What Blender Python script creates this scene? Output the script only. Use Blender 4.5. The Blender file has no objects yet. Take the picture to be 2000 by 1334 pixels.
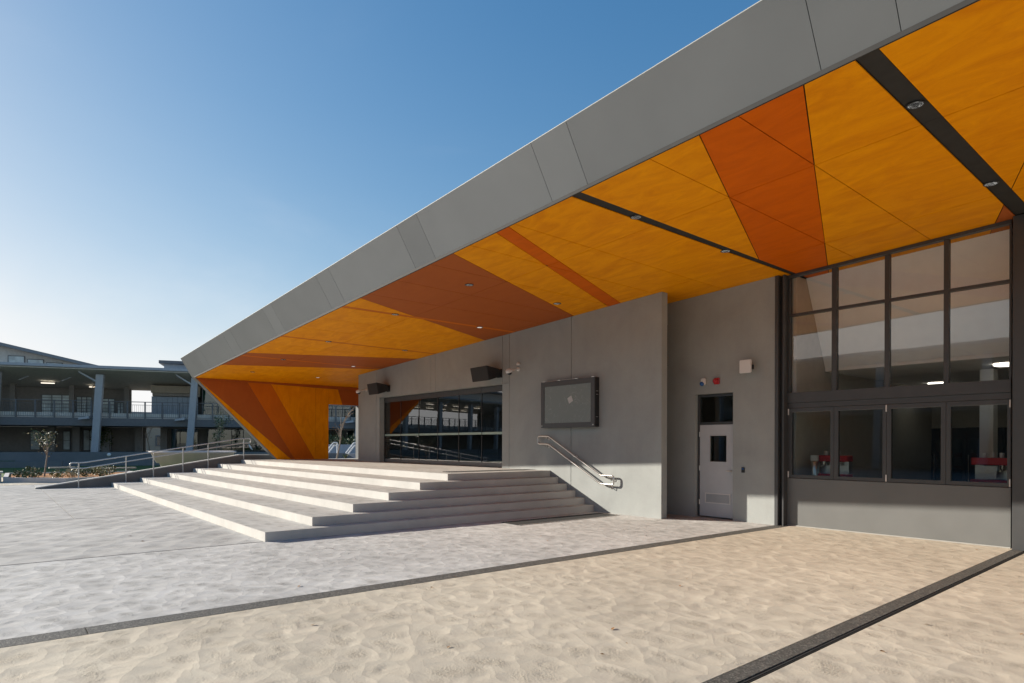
import bpy, math, random
from mathutils import Vector, Matrix

R = math.radians
scene = bpy.context.scene
col = scene.collection
random.seed(7)

# ------------------------------------------------------------------ camera
CAM_F, CAM_YAW, CAM_ROLL, CAM_SY = 1249.511, R(50.71), R(0.19), 867.637
F = Vector((-math.sin(CAM_YAW), math.cos(CAM_YAW), 0))
RV = Vector((math.cos(CAM_YAW), math.sin(CAM_YAW), 0))
UV = Vector((0, 0, 1))
R3 = RV * math.cos(CAM_ROLL) + UV * math.sin(CAM_ROLL)
U3 = UV * math.cos(CAM_ROLL) - RV * math.sin(CAM_ROLL)
cam_data = bpy.data.cameras.new('camera')
cam = bpy.data.objects.new('camera', cam_data)
col.objects.link(cam)
rot = Matrix((R3, U3, -F)).transposed()
cam.matrix_world = Matrix.Translation((0, 0, 1.6)) @ rot.to_4x4()
cam_data.sensor_width = 36
cam_data.lens = 36 * CAM_F / 2000
cam_data.shift_y = (CAM_SY - 667) / 2000
cam_data.clip_end = 4000
scene.camera = cam

# ------------------------------------------------------------------ world, sun, exposure
SUN_DIR = Vector((-1.5, -1.0, 0.667)).normalized()
SUN_EL = math.asin(SUN_DIR.z)
SUN_AZ = math.atan2(SUN_DIR.x, SUN_DIR.y)
world = bpy.data.worlds.new('World')
scene.world = world
world.use_nodes = True
wn, wl = world.node_tree.nodes, world.node_tree.links
wn.clear()
wout = wn.new('ShaderNodeOutputWorld')
wbg = wn.new('ShaderNodeBackground')
sky = wn.new('ShaderNodeTexSky')
sky.sky_type = 'NISHITA'
sky.sun_disc = False
sky.sun_elevation = SUN_EL
sky.sun_rotation = SUN_AZ
sky.air_density = 1.0
sky.dust_density = 0.6
sky.ozone_density = 3.5
sky.altitude = 0
# thin streaky cloud veil, everywhere in the sky, thicker towards the horizon
tc = wn.new('ShaderNodeTexCoord')
mp = wn.new('ShaderNodeMapping')
mp.inputs['Scale'].default_value = (1.1, 1.1, 2.4)
mp.inputs['Rotation'].default_value = (0.25, 0.1, 0.4)
ns = wn.new('ShaderNodeTexNoise')
ns.inputs['Scale'].default_value = 1.7
ns.inputs['Detail'].default_value = 6
ns.inputs['Roughness'].default_value = 0.55
ns.inputs['Distortion'].default_value = 0.4
rmp = wn.new('ShaderNodeMapRange')
rmp.interpolation_type = 'SMOOTHSTEP'
rmp.inputs['From Min'].default_value = 0.5
rmp.inputs['From Max'].default_value = 0.85
rmp.inputs['To Max'].default_value = 0.18
mixc = wn.new('ShaderNodeMixRGB')
mixc.blend_type = 'SCREEN'
mulc = wn.new('ShaderNodeMixRGB')
mulc.blend_type = 'MULTIPLY'
mulc.inputs['Fac'].default_value = 1
addc = wn.new('ShaderNodeMixRGB')
addc.blend_type = 'ADD'
addc.inputs['Fac'].default_value = 1
bw = wn.new('ShaderNodeRGBToBW')
wl.new(tc.outputs['Generated'], mp.inputs['Vector'])
wl.new(mp.outputs['Vector'], ns.inputs['Vector'])
wl.new(ns.outputs['Fac'], rmp.inputs['Value'])
wl.new(sky.outputs['Color'], bw.inputs['Color'])
wl.new(rmp.outputs['Result'], mulc.inputs['Color1'])
wl.new(bw.outputs['Val'], mulc.inputs['Color2'])
wl.new(sky.outputs['Color'], addc.inputs['Color1'])
wl.new(mulc.outputs['Color'], addc.inputs['Color2'])
# gentle highlight roll-off of the very bright sky near the sun: c / (1 + c / k)
sc1 = wn.new('ShaderNodeVectorMath'); sc1.operation = 'SCALE'; sc1.inputs['Scale'].default_value = 1 / 6.5
ad1 = wn.new('ShaderNodeVectorMath'); ad1.operation = 'ADD'; ad1.inputs[1].default_value = (1, 1, 1)
dv1 = wn.new('ShaderNodeVectorMath'); dv1.operation = 'DIVIDE'
hsv = wn.new('ShaderNodeHueSaturation')
hsv.inputs['Saturation'].default_value = 1.30
wl.new(addc.outputs['Color'], sc1.inputs[0])
wl.new(sc1.outputs[0], ad1.inputs[0])
wl.new(addc.outputs['Color'], dv1.inputs[0])
wl.new(ad1.outputs[0], dv1.inputs[1])
wl.new(dv1.outputs[0], hsv.inputs['Color'])
# bright thin haze where the sky itself is brightest (around the sun and low down), broken up by the cloud noise
bw2 = wn.new('ShaderNodeRGBToBW')
hz = wn.new('ShaderNodeMath'); hz.operation = 'DIVIDE'; hz.inputs[1].default_value = 3.1
hp = wn.new('ShaderNodeMath'); hp.operation = 'POWER'; hp.inputs[1].default_value = 3.6
hn = wn.new('ShaderNodeMapRange'); hn.inputs['From Min'].default_value = 0.3; hn.inputs['From Max'].default_value = 0.7
hn.inputs['To Min'].default_value = 0.66; hn.inputs['To Max'].default_value = 0.96
hm = wn.new('ShaderNodeMath'); hm.operation = 'MULTIPLY'; hm.use_clamp = True
hmix = wn.new('ShaderNodeMixRGB'); hmix.inputs['Color2'].default_value = (3.95, 3.95, 3.95, 1)
wl.new(hsv.outputs['Color'], bw2.inputs['Color'])
wl.new(bw2.outputs['Val'], hz.inputs[0]); wl.new(hz.outputs[0], hp.inputs[0])
wl.new(ns.outputs['Fac'], hn.inputs['Value'])
wl.new(hp.outputs[0], hm.inputs[0]); wl.new(hn.outputs['Result'], hm.inputs[1])
wl.new(hm.outputs[0], hmix.inputs['Fac']); wl.new(hsv.outputs['Color'], hmix.inputs['Color1'])
wl.new(hmix.outputs['Color'], wbg.inputs['Color'])
wbg.inputs['Strength'].default_value = 0.124
wl.new(wbg.outputs['Background'], wout.inputs['Surface'])

sun_data = bpy.data.lights.new('sun', 'SUN')
sun_data.energy = 4.2
sun_data.angle = R(0.53)
sun_data.color = (1.0, 0.93, 0.82)
sun = bpy.data.objects.new('sun', sun_data)
sun.rotation_euler = SUN_DIR.to_track_quat('Z', 'Y').to_euler()
sun.location = (-40, -30, 40)
col.objects.link(sun)

scene.view_settings.view_transform = 'Standard'
scene.view_settings.look = 'None'
scene.view_settings.exposure = 0.97
scene.view_settings.gamma = 1
scene.view_settings.use_curve_mapping = False
scene.render.engine = 'CYCLES'
scene.cycles.max_bounces = 10
scene.cycles.diffuse_bounces = 6
scene.cycles.glossy_bounces = 5
scene.cycles.transparent_max_bounces = 16
scene.cycles.use_denoising = True
scene.cycles.sample_clamp_indirect = 8

# ------------------------------------------------------------------ materials
def new_mat(name):
    m = bpy.data.materials.new(name)
    m.use_nodes = True
    nt = m.node_tree
    return m, nt.nodes, nt.links, nt.nodes['Principled BSDF']

def simple(name, rgb, rough=0.5, metal=0.0, var=0.08, scale=6.0, bump=0.0, bscale=60.0, spec=0.5):
    m, n, l, b = new_mat(name)
    b.inputs['Roughness'].default_value = rough
    b.inputs['Metallic'].default_value = metal
    b.inputs['Specular IOR Level'].default_value = spec
    t = n.new('ShaderNodeTexCoord')
    no = n.new('ShaderNodeTexNoise')
    no.inputs['Scale'].default_value = scale
    no.inputs['Detail'].default_value = 5
    l.new(t.outputs['Object'], no.inputs['Vector'])
    cr = n.new('ShaderNodeValToRGB')
    cr.color_ramp.elements[0].position = 0.3
    cr.color_ramp.elements[1].position = 0.7
    cr.color_ramp.elements[0].color = tuple(c * (1 - var) for c in rgb) + (1,)
    cr.color_ramp.elements[1].color = tuple(min(1, c * (1 + var)) for c in rgb) + (1,)
    l.new(no.outputs['Fac'], cr.inputs['Fac'])
    l.new(cr.outputs['Color'], b.inputs['Base Color'])
    if bump > 0:
        nb = n.new('ShaderNodeTexNoise')
        nb.inputs['Scale'].default_value = bscale
        nb.inputs['Detail'].default_value = 4
        l.new(t.outputs['Object'], nb.inputs['Vector'])
        bp = n.new('ShaderNodeBump')
        bp.inputs['Strength'].default_value = bump
        bp.inputs['Distance'].default_value = 0.01
        l.new(nb.outputs['Fac'], bp.inputs['Height'])
        l.new(bp.outputs['Normal'], b.inputs['Normal'])
    return m

def wall_mat(name, rgb, pits=0.0):
    """off-form concrete: cloudy tone, faint vertical board streaks, pin holes"""
    m, n, l, b = new_mat(name)
    b.inputs['Roughness'].default_value = 0.85
    b.inputs['Specular IOR Level'].default_value = 0.25
    t = n.new('ShaderNodeTexCoord')
    big = n.new('ShaderNodeTexNoise'); big.inputs['Scale'].default_value = 0.9
    big.inputs['Detail'].default_value = 7; big.inputs['Roughness'].default_value = 0.62
    big.inputs['Distortion'].default_value = 0.5
    l.new(t.outputs['Object'], big.inputs['Vector'])
    mp = n.new('ShaderNodeMapping'); mp.inputs['Scale'].default_value = (3, 3, 0.6)
    l.new(t.outputs['Object'], mp.inputs['Vector'])
    st = n.new('ShaderNodeTexNoise'); st.inputs['Scale'].default_value = 1.6; st.inputs['Detail'].default_value = 4
    l.new(mp.outputs['Vector'], st.inputs['Vector'])
    fine = n.new('ShaderNodeTexNoise'); fine.inputs['Scale'].default_value = 40; fine.inputs['Detail'].default_value = 4
    l.new(t.outputs['Object'], fine.inputs['Vector'])
    a1 = n.new('ShaderNodeMath'); a1.operation = 'MULTIPLY_ADD'; a1.inputs[1].default_value = 0.25
    l.new(st.outputs['Fac'], a1.inputs[0]); l.new(big.outputs['Fac'], a1.inputs[2])
    a2 = n.new('ShaderNodeMath'); a2.operation = 'MULTIPLY_ADD'; a2.inputs[1].default_value = 0.25
    l.new(fine.outputs['Fac'], a2.inputs[0]); l.new(a1.outputs[0], a2.inputs[2])
    cr = n.new('ShaderNodeValToRGB')
    cr.color_ramp.elements[0].position = 0.45; cr.color_ramp.elements[1].position = 1.05
    cr.color_ramp.elements[0].color = tuple(c * 0.86 for c in rgb) + (1,)
    cr.color_ramp.elements[1].color = tuple(min(1, c * 1.12) for c in rgb) + (1,)
    l.new(a2.outputs[0], cr.inputs['Fac'])
    last = cr.outputs['Color']
    vo = n.new('ShaderNodeTexVoronoi'); vo.inputs['Scale'].default_value = 7
    l.new(t.outputs['Object'], vo.inputs['Vector'])
    mr = n.new('ShaderNodeMapRange'); mr.inputs['From Min'].default_value = 0.03
    mr.inputs['From Max'].default_value = 0.07; mr.inputs['To Min'].default_value = pits; mr.inputs['To Max'].default_value = 0
    l.new(vo.outputs['Distance'], mr.inputs['Value'])
    mx = n.new('ShaderNodeMixRGB'); mx.inputs['Color2'].default_value = tuple(c * 0.45 for c in rgb) + (1,)
    l.new(mr.outputs['Result'], mx.inputs['Fac']); l.new(last, mx.inputs['Color1'])
    l.new(mx.outputs['Color'], b.inputs['Base Color'])
    bp = n.new('ShaderNodeBump'); bp.inputs['Strength'].default_value = 0.25; bp.inputs['Distance'].default_value = 0.01
    l.new(a2.outputs[0], bp.inputs['Height']); l.new(bp.outputs['Normal'], b.inputs['Normal'])
    return m

def soffit_mat(name, rgb, var=0.2):
    """stained, mottled ply / fibre-cement sheets"""
    m, n, l, b = new_mat(name)
    b.inputs['Roughness'].default_value = 0.55
    b.inputs['Specular IOR Level'].default_value = 0.1
    t = n.new('ShaderNodeTexCoord')
    mp = n.new('ShaderNodeMapping'); mp.inputs['Scale'].default_value = (1.0, 2.6, 1.0)
    mp.inputs['Rotation'].default_value = (0, 0, 0.2)
    l.new(t.outputs['Object'], mp.inputs['Vector'])
    a = n.new('ShaderNodeTexNoise'); a.inputs['Scale'].default_value = 1.3; a.inputs['Detail'].default_value = 8
    a.inputs['Roughness'].default_value = 0.65; a.inputs['Distortion'].default_value = 1.1
    l.new(mp.outputs['Vector'], a.inputs['Vector'])
    c = n.new('ShaderNodeTexNoise'); c.inputs['Scale'].default_value = 30; c.inputs['Detail'].default_value = 3
    l.new(mp.outputs['Vector'], c.inputs['Vector'])
    ad = n.new('ShaderNodeMath'); ad.operation = 'MULTIPLY_ADD'; ad.inputs[1].default_value = 0.18
    l.new(c.outputs['Fac'], ad.inputs[0]); l.new(a.outputs['Fac'], ad.inputs[2])
    cr = n.new('ShaderNodeValToRGB')
    cr.color_ramp.elements[0].position = 0.38; cr.color_ramp.elements[1].position = 0.8
    cr.color_ramp.elements[0].color = (rgb[0] * (1 - var), rgb[1] * (1 - var * 1.35), rgb[2] * (1 - var), 1)
    cr.color_ramp.elements[1].color = (min(1, rgb[0] * (1 + var * .6)), rgb[1] * (1 + var * .9), rgb[2], 1)
    l.new(ad.outputs[0], cr.inputs['Fac'])
    l.new(cr.outputs['Color'], b.inputs['Base Color'])
    return m

def paving_mat(name, smooth, rough, rot=0.0, cell=0.5, rnd=1.0, relief=0.02, stretch=1.0, grit=0.6, tonevar=0.10):
    """hand-trowelled paving: overlapping dished scallops with smooth pale rims and coarse darker bellies"""
    m, n, l, b = new_mat(name)
    b.inputs['Roughness'].default_value = 0.85
    b.inputs['Specular IOR Level'].default_value = 0.25
    t = n.new('ShaderNodeTexCoord')
    warp = n.new('ShaderNodeTexNoise'); warp.inputs['Scale'].default_value = 0.75 / cell; warp.inputs['Detail'].default_value = 3
    l.new(t.outputs['Object'], warp.inputs['Vector'])
    wm = n.new('ShaderNodeVectorMath'); wm.operation = 'MULTIPLY_ADD'
    wm.inputs[1].default_value = (0.7 * cell, 0.7 * cell, 0)
    l.new(warp.outputs['Color'], wm.inputs[0]); l.new(t.outputs['Object'], wm.inputs[2])
    mp = n.new('ShaderNodeMapping')
    mp.inputs['Rotation'].default_value = (0, 0, rot)
    mp.inputs['Scale'].default_value = (1 / cell, stretch / cell, 1)
    l.new(wm.outputs[0], mp.inputs['Vector'])
    vo = n.new('ShaderNodeTexVoronoi'); vo.voronoi_dimensions = '2D'; vo.feature = 'F1'
    vo.inputs['Scale'].default_value = 1; vo.inputs['Randomness'].default_value = rnd
    l.new(mp.outputs['Vector'], vo.inputs['Vector'])
    mp2 = n.new('ShaderNodeMapping')
    mp2.inputs['Rotation'].default_value = (0, 0, rot + 0.5)
    mp2.inputs['Location'].default_value = (3.3, 1.7, 0)
    mp2.inputs['Scale'].default_value = (1.7 / cell, 1.25 * stretch / cell, 1)
    l.new(wm.outputs[0], mp2.inputs['Vector'])
    v2 = n.new('ShaderNodeTexVoronoi'); v2.voronoi_dimensions = '2D'; v2.feature = 'F1'
    v2.inputs['Scale'].default_value = 1
    l.new(mp2.outputs['Vector'], v2.inputs['Vector'])
    belly = n.new('ShaderNodeMapRange'); belly.interpolation_type = 'SMOOTHSTEP'
    belly.inputs['From Min'].default_value = 0.50; belly.inputs['From Max'].default_value = 0.12
    l.new(vo.outputs['Distance'], belly.inputs['Value'])
    patch = n.new('ShaderNodeTexNoise'); patch.inputs['Scale'].default_value = 1.1 / cell; patch.inputs['Detail'].default_value = 4
    l.new(t.outputs['Object'], patch.inputs['Vector'])
    pm = n.new('ShaderNodeMapRange'); pm.inputs['From Min'].default_value = 0.36; pm.inputs['From Max'].default_value = 0.60
    l.new(patch.outputs['Fac'], pm.inputs['Value'])
    mask = n.new('ShaderNodeMath'); mask.operation = 'MULTIPLY'
    l.new(belly.outputs['Result'], mask.inputs[0]); l.new(pm.outputs['Result'], mask.inputs[1])
    cl = n.new('ShaderNodeTexNoise'); cl.inputs['Scale'].default_value = 0.45; cl.inputs['Detail'].default_value = 8
    cl.inputs['Roughness'].default_value = 0.65
    l.new(t.outputs['Object'], cl.inputs['Vector'])
    # each trowel pass has its own tone
    sc = n.new('ShaderNodeSeparateColor'); l.new(vo.outputs['Color'], sc.inputs['Color'])
    sc2 = n.new('ShaderNodeSeparateColor'); l.new(v2.outputs['Color'], sc2.inputs['Color'])
    tn = n.new('ShaderNodeMath'); tn.operation = 'ADD'
    l.new(sc.outputs[0], tn.inputs[0]); l.new(sc2.outputs[0], tn.inputs[1])
    tone = n.new('ShaderNodeMapRange'); tone.inputs['From Max'].default_value = 2.0
    tone.inputs['To Min'].default_value = 1.0 - tonevar; tone.inputs['To Max'].default_value = 1.0 + tonevar * 0.6
    l.new(tn.outputs[0], tone.inputs['Value'])
    mx = n.new('ShaderNodeMixRGB')
    mx.inputs['Color1'].default_value = smooth + (1,)
    mx.inputs['Color2'].default_value = rough + (1,)
    l.new(mask.outputs[0], mx.inputs['Fac'])
    mt = n.new('ShaderNodeMixRGB'); mt.blend_type = 'MULTIPLY'; mt.inputs['Fac'].default_value = 1
    l.new(mx.outputs['Color'], mt.inputs['Color1']); l.new(tone.outputs['Result'], mt.inputs['Color2'])
    mz = n.new('ShaderNodeMixRGB'); mz.blend_type = 'OVERLAY'; mz.inputs['Fac'].default_value = 0.35
    l.new(mt.outputs['Color'], mz.inputs['Color1']); l.new(cl.outputs['Fac'], mz.inputs['Color2'])
    gr = n.new('ShaderNodeTexNoise'); gr.inputs['Scale'].default_value = 48; gr.inputs['Detail'].default_value = 4
    gr.inputs['Roughness'].default_value = 0.75
    l.new(t.outputs['Object'], gr.inputs['Vector'])
    gm = n.new('ShaderNodeMapRange'); gm.inputs['From Min'].default_value = 0.38; gm.inputs['From Max'].default_value = 0.50
    gm.inputs['To Min'].default_value = 0.68
    l.new(gr.outputs['Fac'], gm.inputs['Value'])
    gp = n.new('ShaderNodeMixRGB'); gp.blend_type = 'MULTIPLY'
    l.new(mz.outputs['Color'], gp.inputs['Color1']); l.new(gm.outputs['Result'], gp.inputs['Color2'])
    gf = n.new('ShaderNodeMath'); gf.operation = 'MULTIPLY_ADD'; gf.inputs[1].default_value = grit; gf.inputs[2].default_value = 0.05
    l.new(mask.outputs[0], gf.inputs[0]); l.new(gf.outputs[0], gp.inputs['Fac'])
    l.new(gp.outputs['Color'], b.inputs['Base Color'])
    # relief: dished, slightly tilted scallops that lap over each other
    def tilt(vor, mpn, k):
        d = n.new('ShaderNodeVectorMath'); d.operation = 'SUBTRACT'
        l.new(mpn.outputs['Vector'], d.inputs[0]); l.new(vor.outputs['Position'], d.inputs[1])
        sp = n.new('ShaderNodeSeparateXYZ'); l.new(d.outputs[0], sp.inputs[0])
        m_ = n.new('ShaderNodeMath'); m_.operation = 'MULTIPLY_ADD'; m_.inputs[1].default_value = k
        l.new(sp.outputs['X'], m_.inputs[0]); l.new(vor.outputs['Distance'], m_.inputs[2])
        return m_
    t1, t2 = tilt(vo, mp, 0.35), tilt(v2, mp2, 0.3)
    h1 = n.new('ShaderNodeMath'); h1.operation = 'MULTIPLY_ADD'; h1.inputs[1].default_value = 0.4
    l.new(t2.outputs[0], h1.inputs[0]); l.new(t1.outputs[0], h1.inputs[2])
    bp = n.new('ShaderNodeBump'); bp.inputs['Strength'].default_value = 1.0
    bp.inputs['Distance'].default_value = relief
    l.new(h1.outputs[0], bp.inputs['Height'])
    gh = n.new('ShaderNodeMath'); gh.operation = 'MULTIPLY'
    l.new(gr.outputs['Fac'], gh.inputs[0])
    g0 = n.new('ShaderNodeMath'); g0.operation = 'MULTIPLY_ADD'; g0.inputs[1].default_value = 0.8; g0.inputs[2].default_value = 0.20
    l.new(mask.outputs[0], g0.inputs[0]); l.new(g0.outputs[0], gh.inputs[1])
    b2 = n.new('ShaderNodeBump'); b2.inputs['Strength'].default_value = 0.9; b2.inputs['Distance'].default_value = 0.03 * grit + 0.004
    l.new(gh.outputs[0], b2.inputs['Height']); l.new(bp.outputs['Normal'], b2.inputs['Normal'])
    l.new(b2.outputs['Normal'], b.inputs['Normal'])
    return m

def aggregate_mat(name, rgb):
    m, n, l, b = new_mat(name)
    b.inputs['Roughness'].default_value = 0.7
    t = n.new('ShaderNodeTexCoord')
    v = n.new('ShaderNodeTexVoronoi'); v.inputs['Scale'].default_value = 85
    l.new(t.outputs['Object'], v.inputs['Vector'])
    bwn = n.new('ShaderNodeSeparateColor'); l.new(v.outputs['Color'], bwn.inputs['Color'])
    cr = n.new('ShaderNodeValToRGB')
    cr.color_ramp.elements[0].color = tuple(c * 0.55 for c in rgb) + (1,)
    cr.color_ramp.elements[1].color = tuple(min(1, c * 2.4) for c in rgb) + (1,)
    e = cr.color_ramp.elements.new(0.75); e.color = tuple(c * 1.15 for c in rgb) + (1,)
    l.new(bwn.outputs[0], cr.inputs['Fac']); l.new(cr.outputs['Color'], b.inputs['Base Color'])
    bp = n.new('ShaderNodeBump'); bp.inputs['Strength'].default_value = 0.6; bp.inputs['Distance'].default_value = 0.006
    l.new(v.outputs['Distance'], bp.inputs['Height']); l.new(bp.outputs['Normal'], b.inputs['Normal'])
    return m

def glass_mat(name, tint, refl=1.0, ior=1.6):
    m, n, l, b = new_mat(name)
    n.remove(b)
    out = [x for x in n if x.type == 'OUTPUT_MATERIAL'][0]
    tr = n.new('ShaderNodeBsdfTransparent'); tr.inputs['Color'].default_value = tint + (1,)
    gl = n.new('ShaderNodeBsdfGlossy'); gl.inputs['Roughness'].default_value = 0.0
    gl.inputs['Color'].default_value = (refl, refl, refl, 1)
    t = n.new('ShaderNodeTexCoord')
    no = n.new('ShaderNodeTexNoise'); no.inputs['Scale'].default_value = 0.8; no.inputs['Detail'].default_value = 1
    l.new(t.outputs['Object'], no.inputs['Vector'])
    bp = n.new('ShaderNodeBump'); bp.inputs['Strength'].default_value = 0.05; bp.inputs['Distance'].default_value = 0.02
    l.new(no.outputs['Fac'], bp.inputs['Height']); l.new(bp.outputs['Normal'], gl.inputs['Normal'])
    fr = n.new('ShaderNodeFresnel'); fr.inputs['IOR'].default_value = ior
    mx = n.new('ShaderNodeMixShader')
    ge = n.new('ShaderNodeNewGeometry')
    inv = n.new('ShaderNodeMath'); inv.operation = 'SUBTRACT'; inv.inputs[0].default_value = 1
    l.new(ge.outputs['Backfacing'], inv.inputs[1])
    fm = n.new('ShaderNodeMath'); fm.operation = 'MULTIPLY'
    l.new(fr.outputs['Fac'], fm.inputs[0]); l.new(inv.outputs[0], fm.inputs[1])
    l.new(fm.outputs[0], mx.inputs['Fac']); l.new(tr.outputs['BSDF'], mx.inputs[1]); l.new(gl.outputs['BSDF'], mx.inputs[2])
    l.new(mx.outputs['Shader'], out.inputs['Surface'])
    return m

def emit_mat(name, rgb, strength):
    m, n, l, b = new_mat(name)
    b.inputs['Base Color'].default_value = rgb + (1,)
    b.inputs['Emission Color'].default_value = rgb + (1,)
    b.inputs['Emission Strength'].default_value = strength
    return m

M = {}
M['concrete'] = wall_mat('precast_concrete', (0.343, 0.356, 0.342), 0.2)
M['concrete_step'] = wall_mat('step_concrete', (0.52, 0.50, 0.465), 0.35)
M['concrete_tread'] = paving_mat('tread_concrete', (0.46, 0.44, 0.405), (0.38, 0.36, 0.325), -0.3, 0.35, 1.0, 0.005, 1.6, 0.25, 0.12)
M['upstand'] = wall_mat('shaded_upstand_concrete', (0.20, 0.185, 0.17))  # darker than the steps: shade of the sunless side put into the colour
M['pave_gray'] = paving_mat('grey_trowelled_paving', (0.49, 0.475, 0.45), (0.40, 0.385, 0.36), -0.8, 0.30, 1.0, 0.011, 1.35, 0.25, 0.22)
M['pave_ridge'] = paving_mat('grey_ridged_paving', (0.43, 0.415, 0.39), (0.35, 0.335, 0.315), -0.885, 0.52, 0.35, 0.024, 1.1, 0.2, 0.14)
M['pave_tan'] = paving_mat('tan_trowelled_paving', (0.52, 0.458, 0.362), (0.49, 0.427, 0.335), -0.95, 0.36, 0.9, 0.0165, 1.45, 0.5, 0.10)
M['strip'] = aggregate_mat('exposed_aggregate', (0.088, 0.082, 0.070))
M['ground'] = simple('far_ground', (0.20, 0.19, 0.16), 0.95, 0, 0.2, 0.2)
M['fascia'] = simple('grey_composite_panel', (0.134, 0.140, 0.143), 0.38, 0.0, 0.05, 1.2)
fm_ = M['fascia']; fn_, fl_ = fm_.node_tree.nodes, fm_.node_tree.links
fb_ = fn_['Principled BSDF']; src_ = fb_.inputs['Base Color'].links[0].from_socket
oi_ = fn_.new('ShaderNodeObjectInfo'); mr_ = fn_.new('ShaderNodeMapRange')
mr_.inputs['To Min'].default_value = 0.90; mr_.inputs['To Max'].default_value = 1.06
mu_ = fn_.new('ShaderNodeMixRGB'); mu_.blend_type = 'MULTIPLY'; mu_.inputs['Fac'].default_value = 1
fl_.new(oi_.outputs['Random'], mr_.inputs['Value']); fl_.new(src_, mu_.inputs['Color1']); fl_.new(mr_.outputs['Result'], mu_.inputs['Color2'])
fl_.new(mu_.outputs['Color'], fb_.inputs['Base Color'])
M['trim'] = simple('dark_bronze_metal', (0.042, 0.04, 0.038), 0.75, 0.0, 0.1, spec=0.15)
M['cap'] = simple('pale_flashing_and_glint', (0.34, 0.335, 0.31), 0.7, 0.0)  # pale flashing tone; on the fascia top it paints an edge glint
M['amber'] = soffit_mat('amber_soffit', (0.97, 0.335, 0.0), 0.18)
M['orange'] = soffit_mat('burnt_orange_soffit', (0.72, 0.135, 0.0), 0.12)
M['orange2'] = soffit_mat('burnt_orange_strip', (0.66, 0.165, 0.010), 0.08)
M['brown'] = soffit_mat('red_brown_soffit', (0.45, 0.112, 0.022), 0.06)
M['backing'] = simple('soffit_void', (0.012, 0.010, 0.009), 0.9)
M['frame'] = simple('charcoal_powdercoat', (0.062, 0.063, 0.064), 0.42, 0.1, 0.05)
M['apron'] = simple('grey_painted_panel', (0.150, 0.152, 0.146), 0.42, 0.0, 0.06, 2.0)
M['glass'] = glass_mat('clear_glass', (0.96, 0.97, 0.965), 1.0, 2.0)
M['glass_dark'] = glass_mat('tinted_glass', (0.80, 0.83, 0.82), 1.0, 1.75)
M['glass_door'] = glass_mat('mirror_tint_glass', (0.55, 0.60, 0.60), 1.0, 2.15)
M['frost'] = simple('frosted_green_band', (0.36, 0.47, 0.40), 0.6)
M['steel'] = simple('brushed_stainless', (0.62, 0.60, 0.57), 0.28, 1.0, 0.04, 30)
M['railing'] = simple('galvanised_steel', (0.55, 0.54, 0.52), 0.4, 0.7, 0.05, 20)
M['door'] = simple('pale_grey_door_paint', (0.52, 0.525, 0.53), 0.45, 0, 0.03)
M['black'] = simple('black_plastic', (0.018, 0.018, 0.019), 0.5, 0, 0.1)
M['white'] = simple('white_plastic', (0.72, 0.69, 0.66), 0.4, 0, 0.03)
M['red'] = simple('red_plastic', (0.45, 0.012, 0.016), 0.25, 0, 0.05)
M['blue'] = simple('blue_lens', (0.02, 0.10, 0.30), 0.15)
M['paper'] = simple('white_paper', (0.55, 0.55, 0.53), 0.7)
M['joint'] = simple('grey_joint_sealant', (0.16, 0.15, 0.14), 0.9, 0, 0.3, 8)
M['slot'] = simple('drain_void', (0.006, 0.006, 0.006), 0.9)
M['lamp'] = emit_mat('lamp_diffuser', (0.95, 0.93, 0.88), 0.25)
M['room_lamp'] = emit_mat('room_lamp_diffuser', (1.0, 0.93, 0.82), 1.8)
M['tube'] = emit_mat('tube_light', (1.0, 0.90, 0.74), 0.9)
M['plaster'] = simple('white_plaster', (0.95, 0.945, 0.93), 0.85, 0, 0.03)
M['plaster_dark'] = simple('grey_plaster', (0.52, 0.48, 0.42), 0.85, 0, 0.05)
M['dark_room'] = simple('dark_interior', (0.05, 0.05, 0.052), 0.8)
M['room_floor'] = simple('grey_vinyl', (0.12, 0.12, 0.12), 0.5)
M['ven_steel'] = simple('blue_grey_column_paint', (0.42, 0.45, 0.49), 0.5, 0, 0.05)
M['ven_roof'] = simple('grey_roof_sheet', (0.24, 0.25, 0.26), 0.5, 0.0, 0.06)
M['ven_soffit'] = simple('veranda_lining', (0.68, 0.66, 0.61), 0.8)
M['ven_slab'] = simple('dark_slab_edge', (0.15, 0.155, 0.165), 0.6)
M['ven_wall'] = simple('dark_rendered_wall', (0.24, 0.225, 0.205), 0.8)
M['ven_clad'] = simple('blue_grey_cladding', (0.34, 0.39, 0.45), 0.5)
M['ven_beige'] = simple('beige_lining', (0.40, 0.33, 0.25), 0.8)
M['ven_glass'] = glass_mat('green_school_glass', (0.35, 0.60, 0.52), 1.0, 2.0)
M['retain'] = wall_mat('dark_retaining_concrete', (0.19, 0.20, 0.21))
M['bowl'] = wall_mat('pale_bowl_concrete', (0.54, 0.50, 0.49))
M['grass'] = simple('lawn', (0.085, 0.135, 0.03), 0.9, 0, 0.4, 3, 0.5, 90)
M['mulch'] = simple('orange_mulch', (0.36, 0.14, 0.03), 0.95, 0, 0.35, 25, 0.6, 40)
M['soil'] = simple('dark_soil', (0.07, 0.055, 0.04), 0.95)
M['bark'] = simple('pale_bark', (0.30, 0.24, 0.19), 0.9, 0, 0.2, 30)
M['leaf_dark'] = simple('dark_leaf', (0.055, 0.085, 0.03), 0.6, 0, 0.4, 3)
M['leaf_olive'] = simple('olive_leaf', (0.13, 0.14, 0.05), 0.6, 0, 0.4, 3)
M['leaf_pale'] = simple('pale_tip_leaf', (0.42, 0.38, 0.25), 0.6, 0, 0.3, 3)
M['leaf_dry'] = simple('dry_leaf', (0.28, 0.14, 0.05), 0.8, 0, 0.4, 10)
M['timber'] = simple('weathered_timber', (0.30, 0.26, 0.22), 0.8, 0, 0.15, 12)
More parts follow.
